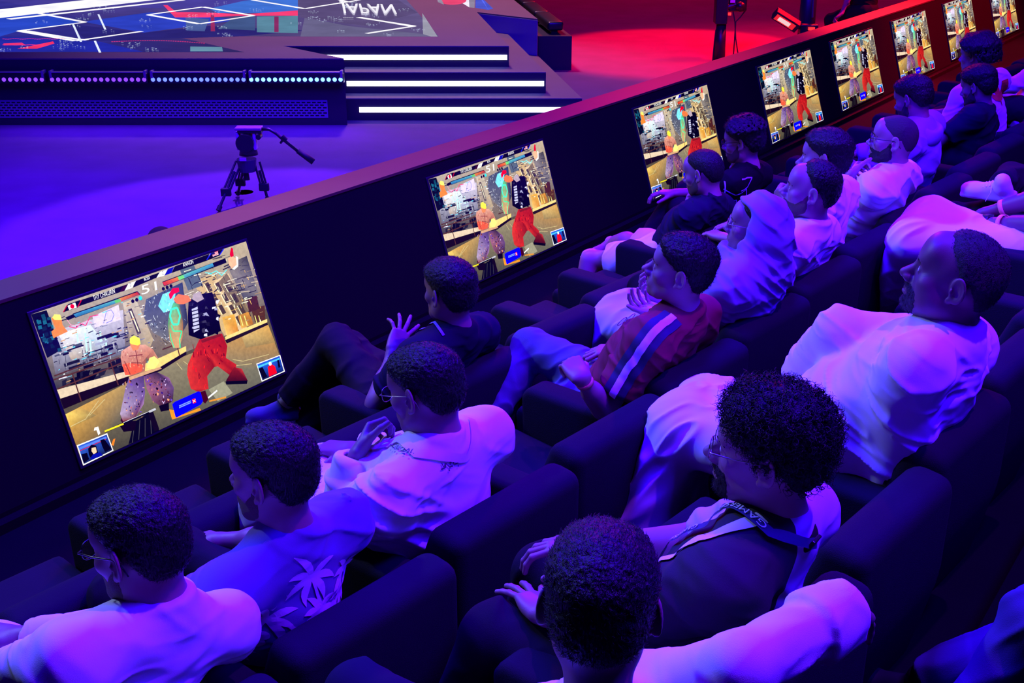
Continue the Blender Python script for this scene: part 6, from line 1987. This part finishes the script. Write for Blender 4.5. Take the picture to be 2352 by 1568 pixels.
if 'root' in PPL['P8']:
    p = PPL['P8']
    mg = mat('glow_line', (.55, .5, .9), .6)
    rg = random.Random(8)
    def ln(pts, w_=.006):
        out_ = []
        for a, b in zip(pts, pts[1:]):
            a = np.array(a); b = np.array(b); t_ = nz(b - a); n_ = np.array([-t_[1], t_[0]]) * w_ / 2
            out_.append([tuple(a + n_), tuple(b + n_), tuple(b - n_), tuple(a - n_)])
        return out_
    L_ = ln([(-.05, .06), (.05, .07), (.03, .02), (-.03, .0)]) + ln([(-.12, -.02), (-.05, -.03), (.02, .01), (.06, -.04), (.07, -.12)]) + ln([(-.10, -.10), (-.02, -.06), (.02, -.12), (.07, -.12)]) + ln([(-.06, -.16), (.0, -.10)]) + ln([(-.02, -.17), (.06, -.16)]) + ln([(-.13, .02), (-.10, -.05)])
    me = decal(bvh(p['topmesh']), L_, p['N0'] - p['t'] * .07 - p['rT'] * .09, nz(p['rT'] * .75 - p['fT'] * .65), p['t'], nz(p['rT'] * .65 + p['fT'] * .75 - p['t'] * .15), lift=.004, cell=.015)
    put(p['root'], 'line_print', me, mg)['label'] = 'pale line print'

if 'root' in PPL['P13']:
    p = PPL['P13']
    V, F = text_polys('L3', .07)
    me = decal(bvh(p['topmesh']), [[V[i] for i in f] for f in F], p['N0'] - p['t'] * .13 + p['rT'] * .0, nz(p['rT']), p['t'], p['fT'], lift=.004, cell=.02)
    put(p['root'], 'back_print', me, mat('blue_print', (.10, .10, .45), .7))
if 'root' in PPL['P14']:
    p = PPL['P14']
    red = mat('red_print', (.55, .02, .03), .7)
    leaf = [(0, .5), (.12, .28), (.25, .34), (.2, .08), (.4, .2), (.46, .05), (.34, -.12), (.12, -.2), (.03, -.22), (.03, -.42), (-.03, -.42), (-.03, -.22), (-.12, -.2), (-.34, -.12), (-.46, .05), (-.4, .2), (-.2, .08), (-.25, .34), (-.12, .28)]
    sc_ = .16
    pl = [[(x * sc_, y * sc_) for x, y in leaf], [(.085, -.075), (.15, -.075), (.15, .08), (.085, .08)], [(-.15, -.075), (-.085, -.075), (-.085, .08), (-.15, .08)]]
    o_ = p['N0'] - p['t'] * .12 + p['rT'] * .04
    me = decal(bvh(p['topmesh']), pl, o_, p['rT'], p['t'], p['fT'], lift=.004, cell=.02)
    put(p['root'], 'leaf_print', me, red)
if 'root' in PPL['P11']:
    p = PPL['P11']; a, e_, w_, fw_, bk, d = p['arms'][-1]; u = nz(w_ - e_)
    w0 = ring_part(p['root'], 'wristwatch', w_ - u * .03, u, .029, .022, M_black, rb=.027)
    bm = bmesh.new(); c_ = w_ - u * .03 + nz(bk - u * (bk @ u)) * .030; add_tube(bm, [c_, c_ + nz(bk - u * (bk @ u)) * .009], .019, 16); fixn(bm); put(w0, 'watch_case', bm, M_grey)
if 'root' in PPL['P7']:
    p = PPL['P7']; a, e_, w_, fw_, bk, d = p['arms'][-1]; u = nz(w_ - e_); nb = nz(bk - u * (bk @ u))
    w0 = ring_part(p['root'], 'smart_watch', w_ - u * .028, u, .029, .022, M_black, rb=.027)
    X_ = np.cross(u, nb); R_ = np.stack([X_, u, nb], 1); c_ = w_ - u * .028 + nb * .031
    bm = bmesh.new(); add_box(bm, c_, (.018, .021, .005), R_, bev=.003); cs = put(w0, 'watch_case', bm, M_black)
    bm = bmesh.new(); add_box(bm, c_ + nb * .0054, (.0145, .0175, .0006), R_); put(w0, 'lit_screen', bm, mat('watch_screen', (.7, .6, .5), .3, emit=(1, .85, .72), estr=1.0))['label'] = 'bright cream watch screen'
if 'root' in PPL['P19']:
    p = PPL['P19']
    for q in (-1, 1):
        a, e_, w_, fw_, bk, d = p['arms'][q]; u = nz(w_ - e_)
        ring_part(p['root'], 'wristband', w_ - u * .10, u, .036, .022, M_coral, label='coral paper wristband')
        if q < 0:
            w0 = ring_part(p['root'], 'wristwatch', w_ - u * .02, u, .029, .03, M_black)
            bm = bmesh.new(); nb = nz(bk - u * (bk @ u)); add_box(bm, w_ - u * .02 + nb * .03, (.018, .018, .006), np.stack([np.cross(u, nb), u, nb], 1), bev=.003); put(w0, 'watch_case', bm, M_black)
if 'root' in PPL['P20']:
    p = PPL['P20']
    hj, kn, an, fd, fu = p['legs'][1]
    sh_ = [c for c in p['root'].children if c.name.startswith('shoe')][-1]
    r_ = nz(np.cross(fd, fu)); u_ = np.cross(r_, fd)
    bm = bmesh.new()
    for k in range(6):
        c_ = an + fd * (.045 + k * .016) + u_ * (.004 - k * .0065)
        add_tube(bm, [c_ - r_ * .022 + u_ * .0, c_ + u_ * .008, c_ + r_ * .022], .0028, 6)
    add_tube(bm, [an + fd * .04 + u_ * .01, an + fd * .03 - r_ * .05 - u_ * .01, an + fd * .05 - r_ * .07 - u_ * .05], .002, 5)
    fixn(bm)
    put(sh_, 'laces', bm, M_wht)

# operator perched on a stool behind the ledge
oc = W(0, 0, 0)
q0 = atw(1985, 20, -.95)
so = float((q0 - ORG) @ DV)
ROWS['O'] = (ZF, -.75)
PPL['OP'] = person('person in a black tee perched behind the ledge beside the camera pedestals', 'O', so, ('l', 0, .24, 1.36), (20, -5, 0), nodetail=True, skin=0, top='tee', topm=M_blackc, seed=30, hip_y=.20, hip_z=.66, fold=.006,
    girth=1.2, shw=.20, la=dict(e=(1936, 14, .34), w=(1924, 52, .42), f=(-.4, .6, -.5), b=(0, .3, .8), curl=.8), ra=dict(w=('l', .25, .45, .80)), ll=dict(k=('l', -.14, .58, .50), a=('l', -.14, .56, .09)), rl=dict(k=('l', .14, .58, .50), a=('l', .14, .56, .09)))

if 'root' in PPL['OP']:
    hp = PPL['OP']['hip']
    st_ = thing('stool', 'round black stool under the person behind the ledge', 'stool', (hp[0], hp[1], ZF))
    bm = bmesh.new(); add_tube(bm, [(hp[0], hp[1], hp[2] - .16), (hp[0], hp[1], hp[2] - .11)], [.17, .17], 24); fixn(bm); put(st_, 'seat', bm, M_black)
    for k in range(4):
        a = math.pi / 4 + k * math.pi / 2
        bm = bmesh.new(); add_tube(bm, [(hp[0] + .10 * math.cos(a), hp[1] + .10 * math.sin(a), hp[2] - .15), (hp[0] + .20 * math.cos(a), hp[1] + .20 * math.sin(a), ZF)], .012, 8); fixn(bm); put(st_, 'leg', bm, M_tri)

if 'root' in PPL['P4']:
    p = PPL['P4']; hj, kn, an, fd, fu = p['legs'][-1]; u = nz(kn - an)
    ring_part(p['root'], 'sock', an + u * .035, u, .040, .05, mat('pale_sock', (.40, .36, .55), .9), th=.003, label='pale sock band')
